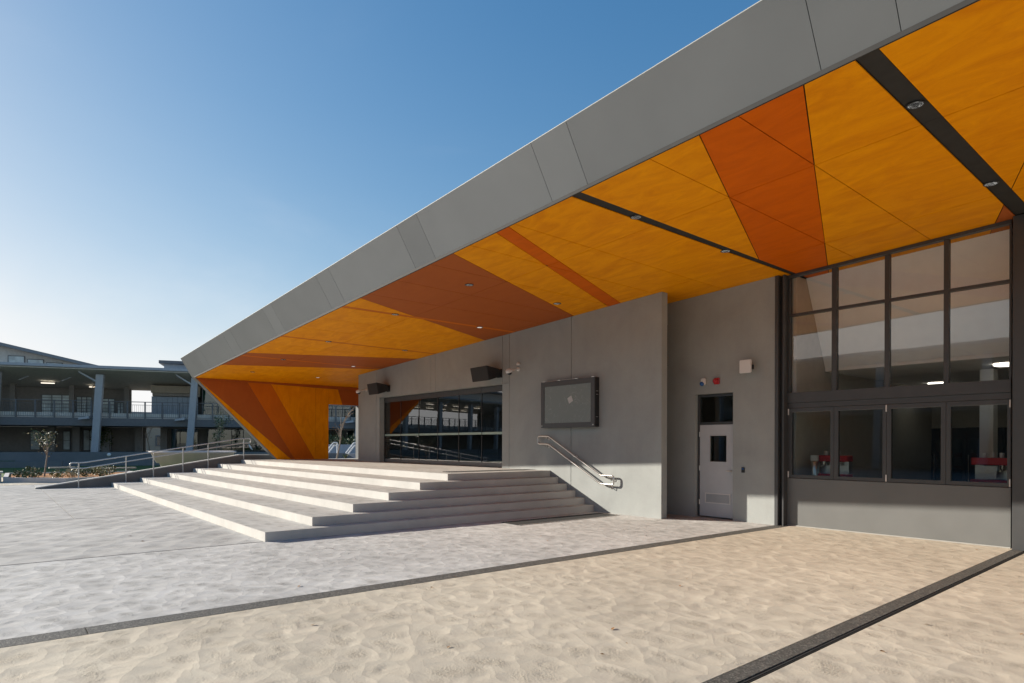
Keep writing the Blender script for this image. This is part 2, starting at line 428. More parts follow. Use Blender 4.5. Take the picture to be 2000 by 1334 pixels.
M['feather'] = simple('white_feather', (0.85, 0.85, 0.83), 0.7)

# ------------------------------------------------------------------ helpers
class MB:
    def __init__(s):
        s.v = []; s.f = []; s.smooth = set()
    def add(s, vs, fs, smooth=False):
        o = len(s.v)
        s.v += [tuple(v) for v in vs]
        for f in fs:
            if smooth: s.smooth.add(len(s.f))
            s.f.append(tuple(i + o for i in f))
        return s
    def box(s, x0, x1, y0, y1, z0, z1):
        x0, x1 = min(x0, x1), max(x0, x1); y0, y1 = min(y0, y1), max(y0, y1); z0, z1 = min(z0, z1), max(z0, z1)
        v = [(x0, y0, z0), (x1, y0, z0), (x1, y1, z0), (x0, y1, z0), (x0, y0, z1), (x1, y0, z1), (x1, y1, z1), (x0, y1, z1)]
        return s.hexa(v)
    def hexa(s, v):
        return s.add(v, [(0, 3, 2, 1), (4, 5, 6, 7), (0, 1, 5, 4), (1, 2, 6, 5), (2, 3, 7, 6), (3, 0, 4, 7)])
    def prism(s, poly, fn, a, b):
        """poly: 2-D points; fn(p, t) -> 3-D point; extruded from t=a to t=b"""
        n = len(poly)
        vs = [fn(p, a) for p in poly] + [fn(p, b) for p in poly]
        fs = [tuple(range(n - 1, -1, -1)), tuple(range(n, 2 * n))]
        fs += [(i, (i + 1) % n, n + (i + 1) % n, n + i) for i in range(n)]
        return s.add(vs, fs)
    def tube(s, pts, r, n=10, closed=False, r_end=None, cap=True):
        pts = [Vector(p) for p in pts]
        m = len(pts)
        rings = []
        prev = None
        for i, p in enumerate(pts):
            if closed:
                d = (pts[(i + 1) % m] - p).normalized() + (p - pts[i - 1]).normalized()
            else:
                a = pts[i + 1] - p if i < m - 1 else p - pts[i - 1]
                c = p - pts[i - 1] if i > 0 else a
                d = a.normalized() + c.normalized()
            d = d.normalized() if d.length > 1e-6 else Vector((0, 0, 1))
            if prev is None:
                up = Vector((0, 0, 1)) if abs(d.z) < 0.9 else Vector((1, 0, 0))
                x = d.cross(up).normalized()
            else:
                x = (prev - d * prev.dot(d)).normalized()
            prev = x
            y = d.cross(x)
            rr = r if r_end is None else r + (r_end - r) * i / max(1, m - 1)
            rings.append([p + (x * math.cos(2 * math.pi * k / n) + y * math.sin(2 * math.pi * k / n)) * rr for k in range(n)])
        vs = [v for rg in rings for v in rg]
        fs = []
        for i in range(m if closed else m - 1):
            j = (i + 1) % m
            for k in range(n):
                fs.append((i * n + k, i * n + (k + 1) % n, j * n + (k + 1) % n, j * n + k))
        s.add(vs, fs, True)
        if not closed and cap:
            s.add(rings[0], [tuple(range(n - 1, -1, -1))]); s.add(rings[-1], [tuple(range(n))])
        return s
    def lathe(s, prof, origin=(0, 0, 0), axis=(0, 0, 1), n=24, smooth=True):
        ax = Vector(axis).normalized()
        up = Vector((0, 0, 1)) if abs(ax.z) < 0.9 else Vector((1, 0, 0))
        x = ax.cross(up).normalized(); y = ax.cross(x)
        o = Vector(origin)
        vs = []
        for r, h in prof:
            for k in range(n):
                a = 2 * math.pi * k / n
                vs.append(o + ax * h + (x * math.cos(a) + y * math.sin(a)) * r)
        fs = []
        for i in range(len(prof) - 1):
            for k in range(n):
                fs.append((i * n + k, i * n + (k + 1) % n, (i + 1) * n + (k + 1) % n, (i + 1) * n + k))
        s.add(vs, fs, smooth)
        s.add(vs[:n], [tuple(range(n - 1, -1, -1))]); s.add(vs[-n:], [tuple(range(n))])
        return s
    def build(s, name, mat, parent=None, bevel=0.0, xf=None, segs=1):
        me = bpy.data.meshes.new(name)
        vs = [xf @ Vector(v) for v in s.v] if xf is not None else s.v
        me.from_pydata([tuple(v) for v in vs], [], s.f)
        me.update()
        import bmesh
        bm = bmesh.new(); bm.from_mesh(me)
        bmesh.ops.recalc_face_normals(bm, faces=bm.faces)
        if bevel > 0:
            bmesh.ops.bevel(bm, geom=list(bm.edges), offset=bevel, segments=segs, affect='EDGES', clamp_overlap=True)
        bm.to_mesh(me); bm.free()
        if s.smooth:
            for i, p in enumerate(me.polygons):
                if i in s.smooth: p.use_smooth = True
        me.materials.append(mat)
        o = bpy.data.objects.new(name, me)
        col.objects.link(o)
        if parent is not None:
            o.parent = parent
            o.matrix_parent_inverse = parent_inv(parent)
        return o

def world_of(o):
    m = Matrix.LocRotScale(o.location, o.rotation_euler, o.scale)
    if o.parent is not None:
        m = world_of(o.parent) @ o.matrix_parent_inverse @ m
    return m
def parent_inv(p):
    return world_of(p).inverted()

def tag(o, label=None, cat=None, group=None, kind=None):
    if label: o['label'] = label
    if cat: o['category'] = cat
    if group: o['group'] = group
    if kind: o['kind'] = kind
    return o

def thing(name, label, cat, loc=(0, 0, 0), group=None, kind=None):
    o = bpy.data.objects.new(name, None)
    o.empty_display_size = 0.2
    o.location = loc
    col.objects.link(o)
    return tag(o, label, cat, group, kind)

def copy_tree(o, parent=None, delta=None):
    c = o.copy(); col.objects.link(c)
    if parent is not None: c.parent = parent
    if delta is not None: c.location = Vector(o.location) + Vector(delta)
    for ch in list(o.children): copy_tree(ch, c)
    return c

def frame_xf(o, u, nb):
    """local (s, d, z) -> world"""
    return Matrix(((u[0], nb[0], 0, o[0]), (u[1], nb[1], 0, o[1]), (0, 0, 1, o[2]), (0, 0, 0, 1)))

# ------------------------------------------------------------------ the hall's key dimensions
SA, SB = 5.2521, 0.041414
def sof(x): return SA + SB * x                      # underside of the soffit
YF, YT = 6.13, 5.72                                 # fascia bottom / top
Y1, YD, YB = 11.207, 12.17, 12.38                   # stage wall, door wall, window bay
PZ = 0.926                                          # stage platform
RISE, FD, FE = 0.1543, 0.912, 0.307
SX, SY_ = -10.595, 3.486
XL = -27.40                                         # left end of the steps
XBL = -26.90                                        # inner face of the raking end wall

# ------------------------------------------------------------------ setting: ground and paving
MB().box(-1500, 1500, -1500, 1500, -0.6, -0.05).build('ground', M['ground'])['kind'] = 'structure'
pav = thing('pavement', None, None, kind='structure')
def slab(x0, x1, y0, y1, mat, name='paving_slab', z=0.0, sk=0.0):
    g = 0.007
    b = MB()
    b.hexa([(x0 + g, y0 + g, -0.05), (x1 - g, y0 + g, -0.05), (x1 - g, y1 - g, -0.05), (x0 + g, y1 - g, -0.05),
            (x0 + g, y0 + g, z), (x1 - g, y0 + g, z), (x1 - g, y1 - g, z), (x0 + g, y1 - g, z)])
    return b.build(name, mat, pav)
def x1s(y): return -6.635 + 0.0055 * y            # left edge of the left dark strip
def x2s(y): return -2.52 - 0.028 * (y - 3.9)       # left edge of the right dark strip
def slabq(fl, fr, y0, y1, mat, name='paving_slab', z=0.0):
    g = 0.004
    a, b_, c, d = fl(y0) + g, fr(y0) - g, fr(y1) - g, fl(y1) + g
    return MB().hexa([(a, y0 + g, -.05), (b_, y0 + g, -.05), (c, y1 - g, -.05), (d, y1 - g, -.05), (a, y0 + g, z), (b_, y0 + g, z), (c, y1 - g, z), (d, y1 - g, z)]).build(name, mat, pav)
for y0, y1 in ((-19, -11), (-11, -3.5), (-3.5, 12.6)):
    slabq(lambda y: -10.62, x1s, y0, y1, M['pave_gray'])
    slabq(lambda y: x1s(y) + .258, x2s, y0, y1, M['pave_tan'])
    slabq(lambda y: x2s(y) + .205, lambda y: 4.0, y0, y1, M['pave_tan'])
    slab(4.0, 12.0, y0, y1, M['pave_tan'])
for x0, x1 in ((-16.2, -10.62), (-21.8, -16.2), (-27.5, -21.8)):
    for y0, y1 in ((-19, -8.5), (-8.5, 1.4 if x0 < -20 else 3.6), ):
        slab(x0, x1, y0, y1, M['pave_ridge'])
    slab(x0, x1, 1.4 if x0 < -20 else 3.6, 3.8, M['pave_ridge'])
slab(-30.3, -27.5, -19, 1.3, M['pave_ridge'])
slab(-30.3, -27.5, 1.3, 9.0, M['pave_gray'])
for fl, w in ((x1s, .258), (x2s, .152)):
    for k in range(8):
        y0 = -19 + k * 3.93
        slabq(fl, lambda y: fl(y) + w, y0, min(12.5, y0 + 3.93), M['strip'], 'paving_strip', 0.001)
for xj in (-10.62, -16.2):
    MB().box(xj - .022, xj + .022, -19, 3.46, .0005, .0025).build('joint_sealant', M['joint'], pav)
sd = thing('slot_drain', 'narrow black slot drain running beside the right dark paving strip', 'drain', (-2.3, 0, 0))
def slot_bar(a, b_, z0, z1, nm, mt):
    MB().hexa([(x2s(-19) + a, -19, z0), (x2s(-19) + b_, -19, z0), (x2s(12.2) + b_, 12.2, z0), (x2s(12.2) + a, 12.2, z0),
               (x2s(-19) + a, -19, z1), (x2s(-19) + b_, -19, z1), (x2s(12.2) + b_, 12.2, z1), (x2s(12.2) + a, 12.2, z1)]).build(nm, mt, sd)
slot_bar(.153, .204, -.049, -.030, 'channel', M['slot'])
slot_bar(.166, .180, -.030, .0, 'edge_angle', M['trim'])
slot_bar(.190, .196, -.030, .0, 'edge_angle', M['trim'])

# ------------------------------------------------------------------ the hall building
hall = thing('performance_hall', 'grey concrete school hall with a huge raking roof over an orange panelled soffit', 'building', (-12, 12, 0))

# --- soffit: sheets cut by joints and by the coloured facets
def split(polys, p, q):
    """split convex polygons by the line p->q"""
    out = []
    nx, ny = q[1] - p[1], p[0] - q[0]
    for poly in polys:
        d = [(v[0] - p[0]) * nx + (v[1] - p[1]) * ny for v in poly]
        if all(x >= -1e-4 for x in d) or all(x <= 1e-4 for x in d):
            out.append(poly); continue
        A, B = [], []
        for i in range(len(poly)):
            v, w = poly[i], poly[(i + 1) % len(poly)]
            a, b = d[i], d[(i + 1) % len(poly)]
            if a >= 0: A.append(v)
            if a <= 0: B.append(v)
            if a * b < 0:
                t = a / (a - b)
                x = (v[0] + (w[0] - v[0]) * t, v[1] + (w[1] - v[1]) * t)
                A.append(x); B.append(x)
        out += [A, B]
    return out
def area(poly):
    return 0.5 * sum(poly[i][0] * poly[(i + 1) % len(poly)][1] - poly[(i + 1) % len(poly)][0] * poly[i][1] for i in range(len(poly)))
def inset(poly, g):
    if area(poly) < 0: poly = poly[::-1]
    n = len(poly); lines = []
    for i in range(n):
        a, b = poly[i], poly[(i + 1) % n]
        dx, dy = b[0] - a[0], b[1] - a[1]; L = math.hypot(dx, dy)
        if L < 1e-5: continue
        lines.append((a[0] - dy / L * g, a[1] + dx / L * g, dx / L, dy / L))
    out = []; n = len(lines)
    for i in range(n):
        x1, y1, a1, b1 = lines[i - 1]; x2, y2, a2, b2 = lines[i]
        det = a1 * b2 - b1 * a2
        if abs(det) < 1e-6: continue
        t = ((x2 - x1) * b2 - (y2 - y1) * a2) / det
        out.append((x1 + a1 * t, y1 + b1 * t))
    return out
def side(pt, p, q): return (q[0] - p[0]) * (pt[1] - p[1]) - (q[1] - p[1]) * (pt[0] - p[0])
def cen(poly): return (sum(v[0] for v in poly) / len(poly), sum(v[1] for v in poly) / len(poly))

Ya, Yz = YF, 12.0
def L2(xa, xz, yz=12.0): return ((xa, YF), (xa + (xz - xa) * (14 - YF) / (yz - YF), 14.0))
def xat(line, y): return line[0][0] + (line[1][0] - line[0][0]) * (y - line[0][1]) / (line[1][1] - line[0][1])
beam2L, beam2R = L2(-2.565, -2.715), L2(-2.367, -2.51)
beam1L, beam1R = L2(-6.272, -6.343), L2(-6.098, -6.236)
st1L, st1R = L2(-13.66, -13.70), L2(-13.50, -13.56)
st2L, st2R = L2(-17.56, -17.72), L2(-17.42, -17.60)
st3L, st3R = L2(-21.16, -21.46), L2(-21.00, -21.34)
joints = [L2(-3.75, -3.90), L2(-4.93, -5.10), L2(-7.50, -7.73), L2(-8.65, -8.83), L2(-9.88, -10.08), L2(-11.10, -11.35),
          L2(-12.30, -12.40), L2(-14.88, -15.15), L2(-16.15, -16.40), L2(-18.70, -18.95), L2(-19.90, -20.15), L2(-22.40, -22.70),
          L2(-23.65, -23.95), L2(-25.0, -25.3), L2(-1.15, -1.3), L2(0.1, 0.0), L2(1.35, 1.3), L2(2.6, 2.6), L2(3.85, 3.85)]
lA, lB = ((-4.221, 6.135), (-6.215, 10.92)), ((-3.036, 6.142), (-5.501, 12.05))
lF = ((-2.921, 12.113), (-2.16, 10.085))
bL, bR = ((-7.925, 6.115), (-10.105, 11.056)), ((-7.625, 6.138), (-9.612, 10.804))
brL, brR = ((-12.703, 6.167), (-14.916, 11.078)), ((-9.147, 6.153), (-11.222, 11.014))
wT, wB = ((-20.451, 6.351), (-18.756, 11.246)), ((-23.211, 6.293), (-21.669, 10.66))
XEND = 6.0
bays = [  # left line, right line, colour lines
    (beam2R, ((XEND, YF), (XEND, 14)), [lF]),
    (beam1R, beam2L, [lA, lB, lF]),
    (st1R, beam1L, [bL, bR, brR, brL]),
    (st2R, st1L, [brL]),
    (st3R, st2L, [wT]),
    (((XBL + 0.002, YF), (XBL + 0.002, 14)), st3L, [wB, wT]),
]
def colour(bi, c):
    if bi == 0: return 'brown' if side(c, *lF) < 0 and c[0] > xat(lF, c[1]) else 'amber'
    if bi == 1:
        if c[0] > xat(lF, c[1]): return 'brown'
        return 'orange' if xat(lA, c[1]) < c[0] < xat(lB, c[1]) else 'amber'
    if bi == 2:
        if xat(bL, c[1]) < c[0] < xat(bR, c[1]): return 'orange'
        return 'brown' if xat(brL, c[1]) < c[0] < xat(brR, c[1]) else 'amber'
    if bi == 3: return 'brown' if c[0] > xat(brL, c[1]) else 'amber'
    if bi == 4: return 'brown' if c[0] < xat(wT, c[1]) else 'amber'
    return 'brown' if xat(wB, c[1]) < c[0] < xat(wT, c[1]) else 'amber'
def sfn(p, t): return (p[0], p[1], sof(p[0]) + t)
for bi, (LL, RR, cl) in enumerate(bays):
    ymax = 12.86 if bi < 2 else 14.0
    base = [(xat(LL, YF + .018), YF + .018), (xat(RR, YF + .018), YF + .018), (xat(RR, ymax), ymax), (xat(LL, ymax), ymax)]
    polys = [base]
    for ln in cl: polys = split(polys, *ln)
    for y in (7.975, 11.02): polys = split(polys, (-40, y), (10, y))
    for j in joints: polys = split(polys, *j)
    for poly in polys:
        if abs(area(poly)) < 0.004: continue
        c = cen(poly)
        q = inset(poly, 0.0065)
        if len(q) < 3 or abs(area(q)) < 0.002: continue
        MB().prism(q, sfn, 0.0, 0.012).build('soffit_panel', M[colour(bi, c)], hall)
for (LL, RR) in ((st1L, st1R), (st2L, st2R), (st3L, st3R)):
    for ya, yb in ((YF + .018, 7.973), (7.977, 11.018), (11.022, 14)):
        q = [(xat(LL, ya) + .004, ya), (xat(RR, ya) - .004, ya), (xat(RR, yb) - .004, yb), (xat(LL, yb) + .004, yb)]
        MB().prism(q, sfn, 0.001, 0.013).build('soffit_strip', M['orange2'], hall)
for (LL, RR) in ((beam2L, beam2R), (beam1L, beam1R)):
    for ya, yb in ((YF, 7.973), (7.977, 11.018), (11.022, 12.44)):
        q = [(xat(LL, ya) + .006, ya), (xat(RR, ya) - .006, ya), (xat(RR, yb) - .006, yb), (xat(LL, yb) + .006, yb)]
        MB().prism(q, sfn, 0.012, 0.022).build('beam_cover', M['trim'], hall)
MB().prism([(XBL - 0.28, YF + .02), (XEND, YF + .02), (XEND, 14), (XBL - 0.28, 14)], sfn, 0.024, 0.05).build('soffit_backing', M['backing'], hall)
# roof
MB().prism([(XBL - 0.30, YT + .30), (XEND, YT + .30), (XEND, 34), (XBL - 0.30, 34)], sfn, 0.55, 0.72).build('roof', M['ven_roof'], hall)
# --- fascia
fj = [XEND, 0.3, -0.4, -2.859 + 0.69 - 0.0, -2.859, -5.926, -6.612, -9.646, -10.331, -13.359, -14.056, -17.046, -17.711, -20.778, -21.55, -24.45, -25.15, XBL - 0.30]
for a, b in zip(fj[:-1], fj[1:]):
    x1, x0 = a - 0.0035, b + 0.0035
    p = []
    for x in (x0, x1):
        zb, zt = sof(x) + 0.036, sof(x) + 0.74
        p.append([(x, YF, zb), (x, YT, zt), (x, YT + .025, zt + 0.01), (x, YF + .025, zb + 0.01)])
    MB().hexa([p[0][0], p[1][0], p[1][3], p[0][3], p[0][1], p[1][1], p[1][2], p[0][2]]).build('fascia_panel', M['fascia'], hall)
def sweep_x(name, mat, prof, x0, x1):
    v = []
    b = MB()
    b.prism(prof, lambda p, t: (t, p[0], sof(t) + p[1]), x0, x1)
    return b.build(name, mat, hall)
sweep_x('fascia_backing', M['backing'], [(YF + .03, .04), (YF + .07, .04), (YT + .07, .735), (YT + .03, .735)], XBL - .29, XEND)
sweep_x('fascia_trim', M['trim'], [(YF - .006, -.014), (YF + .016, -.014), (YF + .016, .034), (YF - .006, .034)], XBL - .02, XEND)
sweep_x('glint_capping', M['cap'], [(YT + .002, .742), (YT + .10, .742), (YT + .10, .752), (YT + .002, .752)], XBL - .31, XEND)  # pale strip paints the glint along the top edge of the fascia

# --- raking end wall at the left, faced with coloured sheets
ZT = sof(XBL) + 0.02
endp = [[(YF + .05, ZT), (9.36, PZ), (11.58, PZ), (11.58, ZT)], [(11.58, 3.325), (13.0, 3.325), (13.0, ZT), (11.58, ZT)], [(13.0, PZ), (14.4, PZ), (14.4, ZT), (13.0, ZT)]]
eb = MB()
for poly in endp: eb.prism(poly, lambda p, t: (t, p[0], p[1]), XBL - .29, XBL - .012)
eb.build('raking_wall', M['fascia'], hall)
# folded metal edge down the rake
ev = Vector((9.36 - YF, PZ - sof(XBL), 0)).normalized()
MB().hexa([(XBL - .30, YF - .005, sof(XBL) + .03), (XBL - .004, YF + .012, sof(XBL) + .03), (XBL - .004, 9.30, PZ + .02), (XBL - .30, 9.30 - .017, PZ + .02),
           (XBL - .30, YF + .05, sof(XBL) + .03), (XBL - .004, YF + .05, sof(XBL) + .03), (XBL - .004, 9.345, PZ + .02), (XBL - .30, 9.345, PZ + .02)]).build('rake_edge', M['cap'] if False else M['fascia'], hall)
zs = sof(XBL)
wl_o = ((6.20, zs - .0), (9.939, PZ)); wl_b = ((8.088, zs), (10.078, PZ)); wl_r = ((9.028, zs), (10.937, PZ))
wl_p = ((12.002, 4.039), (12.22, 3.353))
polys = [[(6.20, zs - .004), (9.345, PZ + .004), (11.578, PZ + .004), (11.578, zs - .004)], [(11.578, 3.325), (13.0, 3.325), (13.0, zs - .004), (11.578, zs - .004)],
         [(13.0, PZ + .004), (14.2, PZ + .004), (14.2, zs - .004), (13.0, zs - .004)]]
for ln in (wl_o, wl_b, wl_r): polys = split(polys, *ln)
polys = split(polys, (10.984, 0), (10.984, 5))
tmp = []
for p_ in polys:
    tmp += split([p_], *wl_p) if cen(p_)[0] > 11.6 and cen(p_)[0] < 13 else [p_]
def yat(line, z): return line[0][0] + (line[1][0] - line[0][0]) * (z - line[0][1]) / (line[1][1] - line[0][1])
for p_ in tmp:
    if abs(area(p_)) < .004: continue
    c = cen(p_)
    if c[0] < yat(wl_o, c[1]): mk = 'amber'
    elif c[0] < yat(wl_b, c[1]): mk = 'brown'
    elif c[0] < yat(wl_r, c[1]): mk = 'orange2'
    elif c[0] > 11.6 and c[0] > yat(wl_p, c[1]): mk = 'brown'
    else: mk = 'amber'
    MB().prism(inset(p_, .003), lambda p, t: (t, p[0], p[1]), XBL - .010, XBL).build('wall_panel', M[mk], hall)
# dropped red-brown strip under the soffit along the end wall
MB().hexa([(XBL, 6.45, zs - .03), (XBL + .05, 6.45, zs - .03), (XBL + .05, 13.9, zs - .17), (XBL, 13.9, zs - .17),
           (XBL, 6.45, zs), (XBL + .05, 6.45, zs), (XBL + .05, 13.9, zs), (XBL, 13.9, zs)]).build('cornice_strip', M['brown'], hall)

# --- precast stage wall
WT_ = 0.19
def wall_piece(x0, x1, z0, z1=None, y0=Y1, y1=Y1 + WT_, name='wall_panel', mat=None):
    g = 0.008
    x0 += g; x1 -= g
    za, zb = (sof(x0) - .003, sof(x1) - .003) if z1 is None else (z1, z1)
    b = MB().hexa([(x0, y0, z0), (x1, y0, z0), (x1, y1, z0), (x0, y1, z0), (x0, y0, za), (x1, y0, zb), (x1, y1, zb), (x0, y1, za)])
    return b.build(name, mat or M['concrete'], hall)
OL, OR_, OZ = -21.45, -14.145, 3.305
wall_piece(-23.21, -21.73, PZ - .3)
wall_piece(-21.73, -17.90, OZ)
wall_piece(-17.90, -17.615, OZ)
wall_piece(-17.615, -14.133, OZ)
wall_piece(-14.133, -13.826, OZ + .006)
wall_piece(-21.73, OL, PZ - .3, OZ - .006, Y1 + .004)
wall_piece(OR_ - .004, -13.826, PZ - .3, OZ, Y1 + .004)
wall_piece(-13.826, -11.38, 0.0)
wall_piece(-11.38, -8.611, 0.0)
MB().box(-23.2, -8.63, Y1 + WT_ + .004, Y1 + WT_ + .03, 3.31, 4.2).build('wall_lining', M['backing'], hall)
# return wall at left end + hall sides so the room is closed
wall_piece(-23.21, -23.02, PZ - .3, None, Y1 + WT_ + .004, 20)
# glazed doors
gd = MB().box(OL + .01, OR_ - .01, 11.415, 11.50, 3.13, 3.30)
ent = gd.build('door_head', M['frame'], hall)
px = [OL + .01, -20.248, -19.005, -17.817, -16.603, -15.391, OR_ - .01]
for i in range(6):
    a, b = px[i] + .006, px[i + 1] - .006
    p = MB().box(a, b, 11.43, 11.442, 1.052, 3.125).build('door_pane', M['glass_door'], hall)
    MB().box(a, b, 11.4255, 11.4275, 1.888, 1.957).build('frosted_band', M['frost'], p)
    MB().box(a, b, 11.41, 11.46, PZ + .012, 1.05).build('bottom_rail', M['apron'] if i % 2 else M['apron'], p)
    MB().box(a, b, 11.405, 11.412, 3.15, 3.295).build('head_cover', M['frame'], p)
    if i: MB().box(px[i] - .012, px[i] + .012, 11.418, 11.448, PZ + .012, 3.125).build('pane_seal', M['black'], p)
MB().box(OL + .002, OL + .012, 11.40, 11.50, PZ, 3.3).build('door_jamb', M['frame'], hall)
# dark hall behind the glazed doors
hb = MB()
hb.box(-23.0, -14.0, 18.0, 18.1, PZ - .3, 4.3); hb.box(-14.0, -13.9, Y1 + .25, 18, 0, 4.6)
hb.build('inner_wall', M['dark_room'], hall)
MB().box(-23.0, -14.0, 11.52, 18, 3.55, 3.6).build('inner_ceiling', M['dark_room'], hall)
MB().box(-23.0, -14.02, 11.52, 18, PZ - .02, PZ + .002).build('inner_floor', M['room_floor'], hall)
for i in range(3):
    MB().box(-21.5 + i * 2.6, -21.4 + i * 2.6, 15.8, 15.9, PZ, 3.55).build('inner_post', M['frame'], hall)
# door wall
DL, DR, DT = -8.445, -7.505, 2.715
swb = MB()
for x0, x1, z0 in ((-13.8, DL, 0), (DL, DR, DT), (DR, -6.575, 0)):
    swb.hexa([(x0, YD, z0), (x1, YD, z0), (x1, YD + .22, z0), (x0, YD + .22, z0), (x0, YD, sof(x0) - .003), (x1, YD, sof(x1) - .003), (x1, YD + .22, sof(x1) - .003), (x0, YD + .22, sof(x0) - .003)])
swb.build('side_wall', M['concrete'], hall)
# outer shell so that no daylight shows through the rooms
MB().box(-23.2, XEND, 26.0, 26.2, -.05, 5.6).build('rear_wall', M['concrete'], hall)
MB().box(-23.2, -23.02, 20.01, 25.99, PZ - .3, 4.7).build('rear_side_wall', M['concrete'], hall)
MB().box(XEND - .2, XEND, 12.5, 25.99, -.05, 5.45).build('rear_side_wall', M['concrete'], hall)
MB().box(-2.27, XEND - .21, 12.20, 12.40, -.05, 5.10).build('side_wall', M['concrete'], hall)
sdoor = MB().box(DL + .004, DL + .055, YD + .10, YD + .18, 0.02, DT - .004).box(DR - .03, DR - .004, YD + .10, YD + .18, 0.02, DT - .004)\
    .box(DL + .055, DR - .03, YD + .10, YD + .18, DT - .06, DT - .004).box(DL + .055, DR - .03, YD + .10, YD + .18, 2.045, 2.10).build('door_frame', M['frame'], hall)
MB().box(DL + .055, DR - .03, YD + .135, YD + .145, 2.10, DT - .06).build('transom_pane', M['glass_dark'], sdoor)
leaf = MB()
lx0, lx1, ly0, ly1 = DL + .06, DR - .032, YD + .105, YD + .15
gx0, gx1, gz0, gz1 = -8.13, -7.72, 1.235, 1.80
leaf.box(lx0, gx0, ly0, ly1, .03, 2.04).box(gx1, lx1, ly0, ly1, .03, 2.04).box(gx0, gx1, ly0, ly1, .03, gz0).box(gx0, gx1, ly0, ly1, gz1, 2.04)
leaf_o = leaf.build('door', M['door'], hall)
MB().box(gx0, gx1, ly0 + .015, ly0 + .022, gz0, gz1).build('vision_pane', M['glass_dark'], leaf_o)
MB().box(gx0 - .02, gx1 + .02, ly0 - .006, ly0 - .001, gz0 - .02, gz0).box(gx0 - .02, gx1 + .02, ly0 - .006, ly0 - .001, gz1, gz1 + .02)\
    .box(gx0 - .02, gx0, ly0 - .006, ly0 - .001, gz0, gz1).box(gx1, gx1 + .02, ly0 - .006, ly0 - .001, gz0, gz1).build('vision_bead', M['door'], leaf_o)
lv = MB()
for k in range(8): lv.hexa([(-8.22, ly0 - .004, .345 + k * .022), (-7.64, ly0 - .004, .345 + k * .022), (-7.64, ly0 - .001, .345 + k * .022), (-8.22, ly0 - .001, .345 + k * .022),
                            (-8.22, ly0 - .014, .36 + k * .022), (-7.64, ly0 - .014, .36 + k * .022), (-7.64, ly0 - .004, .363 + k * .022), (-8.22, ly0 - .004, .363 + k * .022)])
lv.build('louvre_blades', M['door'], leaf_o)
MB().box(-8.245, -7.615, ly0 - .016, ly0 - .001, .32, .342).box(-8.245, -7.615, ly0 - .016, ly0 - .001, .525, .547).box(-8.245, -8.222, ly0 - .016, ly0 - .001, .342, .525)\
    .box(-7.638, -7.615, ly0 - .016, ly0 - .001, .342, .525).build('louvre_frame', M['white'], leaf_o)
hd = MB().box(-7.60, -7.56, ly0 - .012, ly0 - .001, .95, 1.14); hd.tube([(-7.58, ly0 - .01, 1.045), (-7.58, ly0 - .055, 1.045), (-7.70, ly0 - .055, 1.045)], .011)
hd.build('handle', M['steel'], leaf_o)
for z in (.28, 1.03, 1.78): MB().tube([(lx0 - .006, ly0 - .008, z), (lx0 - .006, ly0 - .008, z + .11)], .01, 8).build('hinge', M['steel'], leaf_o)
# small lit room behind the door
MB().box(-13.8, -6.45, 14.6, 14.7, 0, 3.2).build('inner_wall', M['plaster_dark'], hall)
MB().box(-13.8, -6.45, YD + .24, 14.59, 2.95, 3.0).build('inner_ceiling', M['plaster_dark'], hall)

# --- right-hand bay: steel columns, curtain glazing, servery window
MB().box(-6.570, -6.500, YD - .02, YD + .34, 0, sof(-6.5) - .004).box(-6.500, -6.430, YD + .10, YD + .30, 0, sof(-6.5) - .004).box(-6.430, -6.40, YD + .02, YD + .34, 0, sof(-6.45) - .004)\
    .build('column', M['frame'], hall, 0.003)
MB().box(-2.745, -2.28, 12.19, 12.55, 0, sof(-2.7) - .006).build('column', M['frame'], hall, 0.004)
ZM0, ZM1 = 4.155, 4.205
def bay(x0, x1, z0, z1, d0=-.04, d1=.06, mat='frame', name='mullion', parent=None):
    return MB().box(x0, x1, YB + d0, YB + d1, z0, z1).build(name, M[mat], parent or hall, 0.002)
def bayw(x0, x1, z0, up, d0=-.04, d1=.06, name='mullion'):
    return MB().hexa([(x0, YB + d0, z0), (x1, YB + d0, z0), (x1, YB + d1, z0), (x0, YB + d1, z0),
                      (x0, YB + d0, sof(x0) - up), (x1, YB + d0, sof(x1) - up), (x1, YB + d1, sof(x1) - up), (x0, YB + d1, sof(x0) - up)]).build(name, M['frame'], hall, 0.002)
win = thing('curtain_window', None, None) if False else hall
mull = [(-6.398, -6.36), (-5.544, -5.455), (-4.62, -4.545), (-3.71, -3.638), (-2.822, -2.792)]
for a, b in mull: bayw(a, b, 2.64, .064)
bw_ = MB().hexa([(-6.398, YB - .05, sof(-6.398) - .06), (-2.792, YB - .05, sof(-2.792) - .06), (-2.792, YB + .06, sof(-2.792) - .06), (-6.398, YB + .06, sof(-6.398) - .06),
                 (-6.398, YB - .05, sof(-6.398) - .003), (-2.792, YB - .05, sof(-2.792) - .003), (-2.792, YB + .06, sof(-2.792) - .003), (-6.398, YB + .06, sof(-6.398) - .003)])
bw_.build('window_head', M['frame'], hall, 0.002)
for (a, b), (c, d) in zip(mull[:-1], mull[1:]):
    bay(b, c, ZM0, ZM1, name='transom')
    MB().hexa([(b, YB, ZM1), (c, YB, ZM1), (c, YB + .01, ZM1), (b, YB + .01, ZM1), (b, YB, sof(b) - .06), (c, YB, sof(c) - .06), (c, YB + .01, sof(c) - .06), (b, YB + .01, sof(b) - .06)]).build('window_pane', M['glass'], hall)
    MB().box(b, c, YB, YB + .01, 2.642, ZM0).build('window_pane', M['glass'], hall)
bay(-6.398, -2.792, 2.437, 2.638, -.07, .08, name='lintel_beam')
bay(-6.398, -2.792, 2.335, 2.434, -.05, .07, name='servery_head')
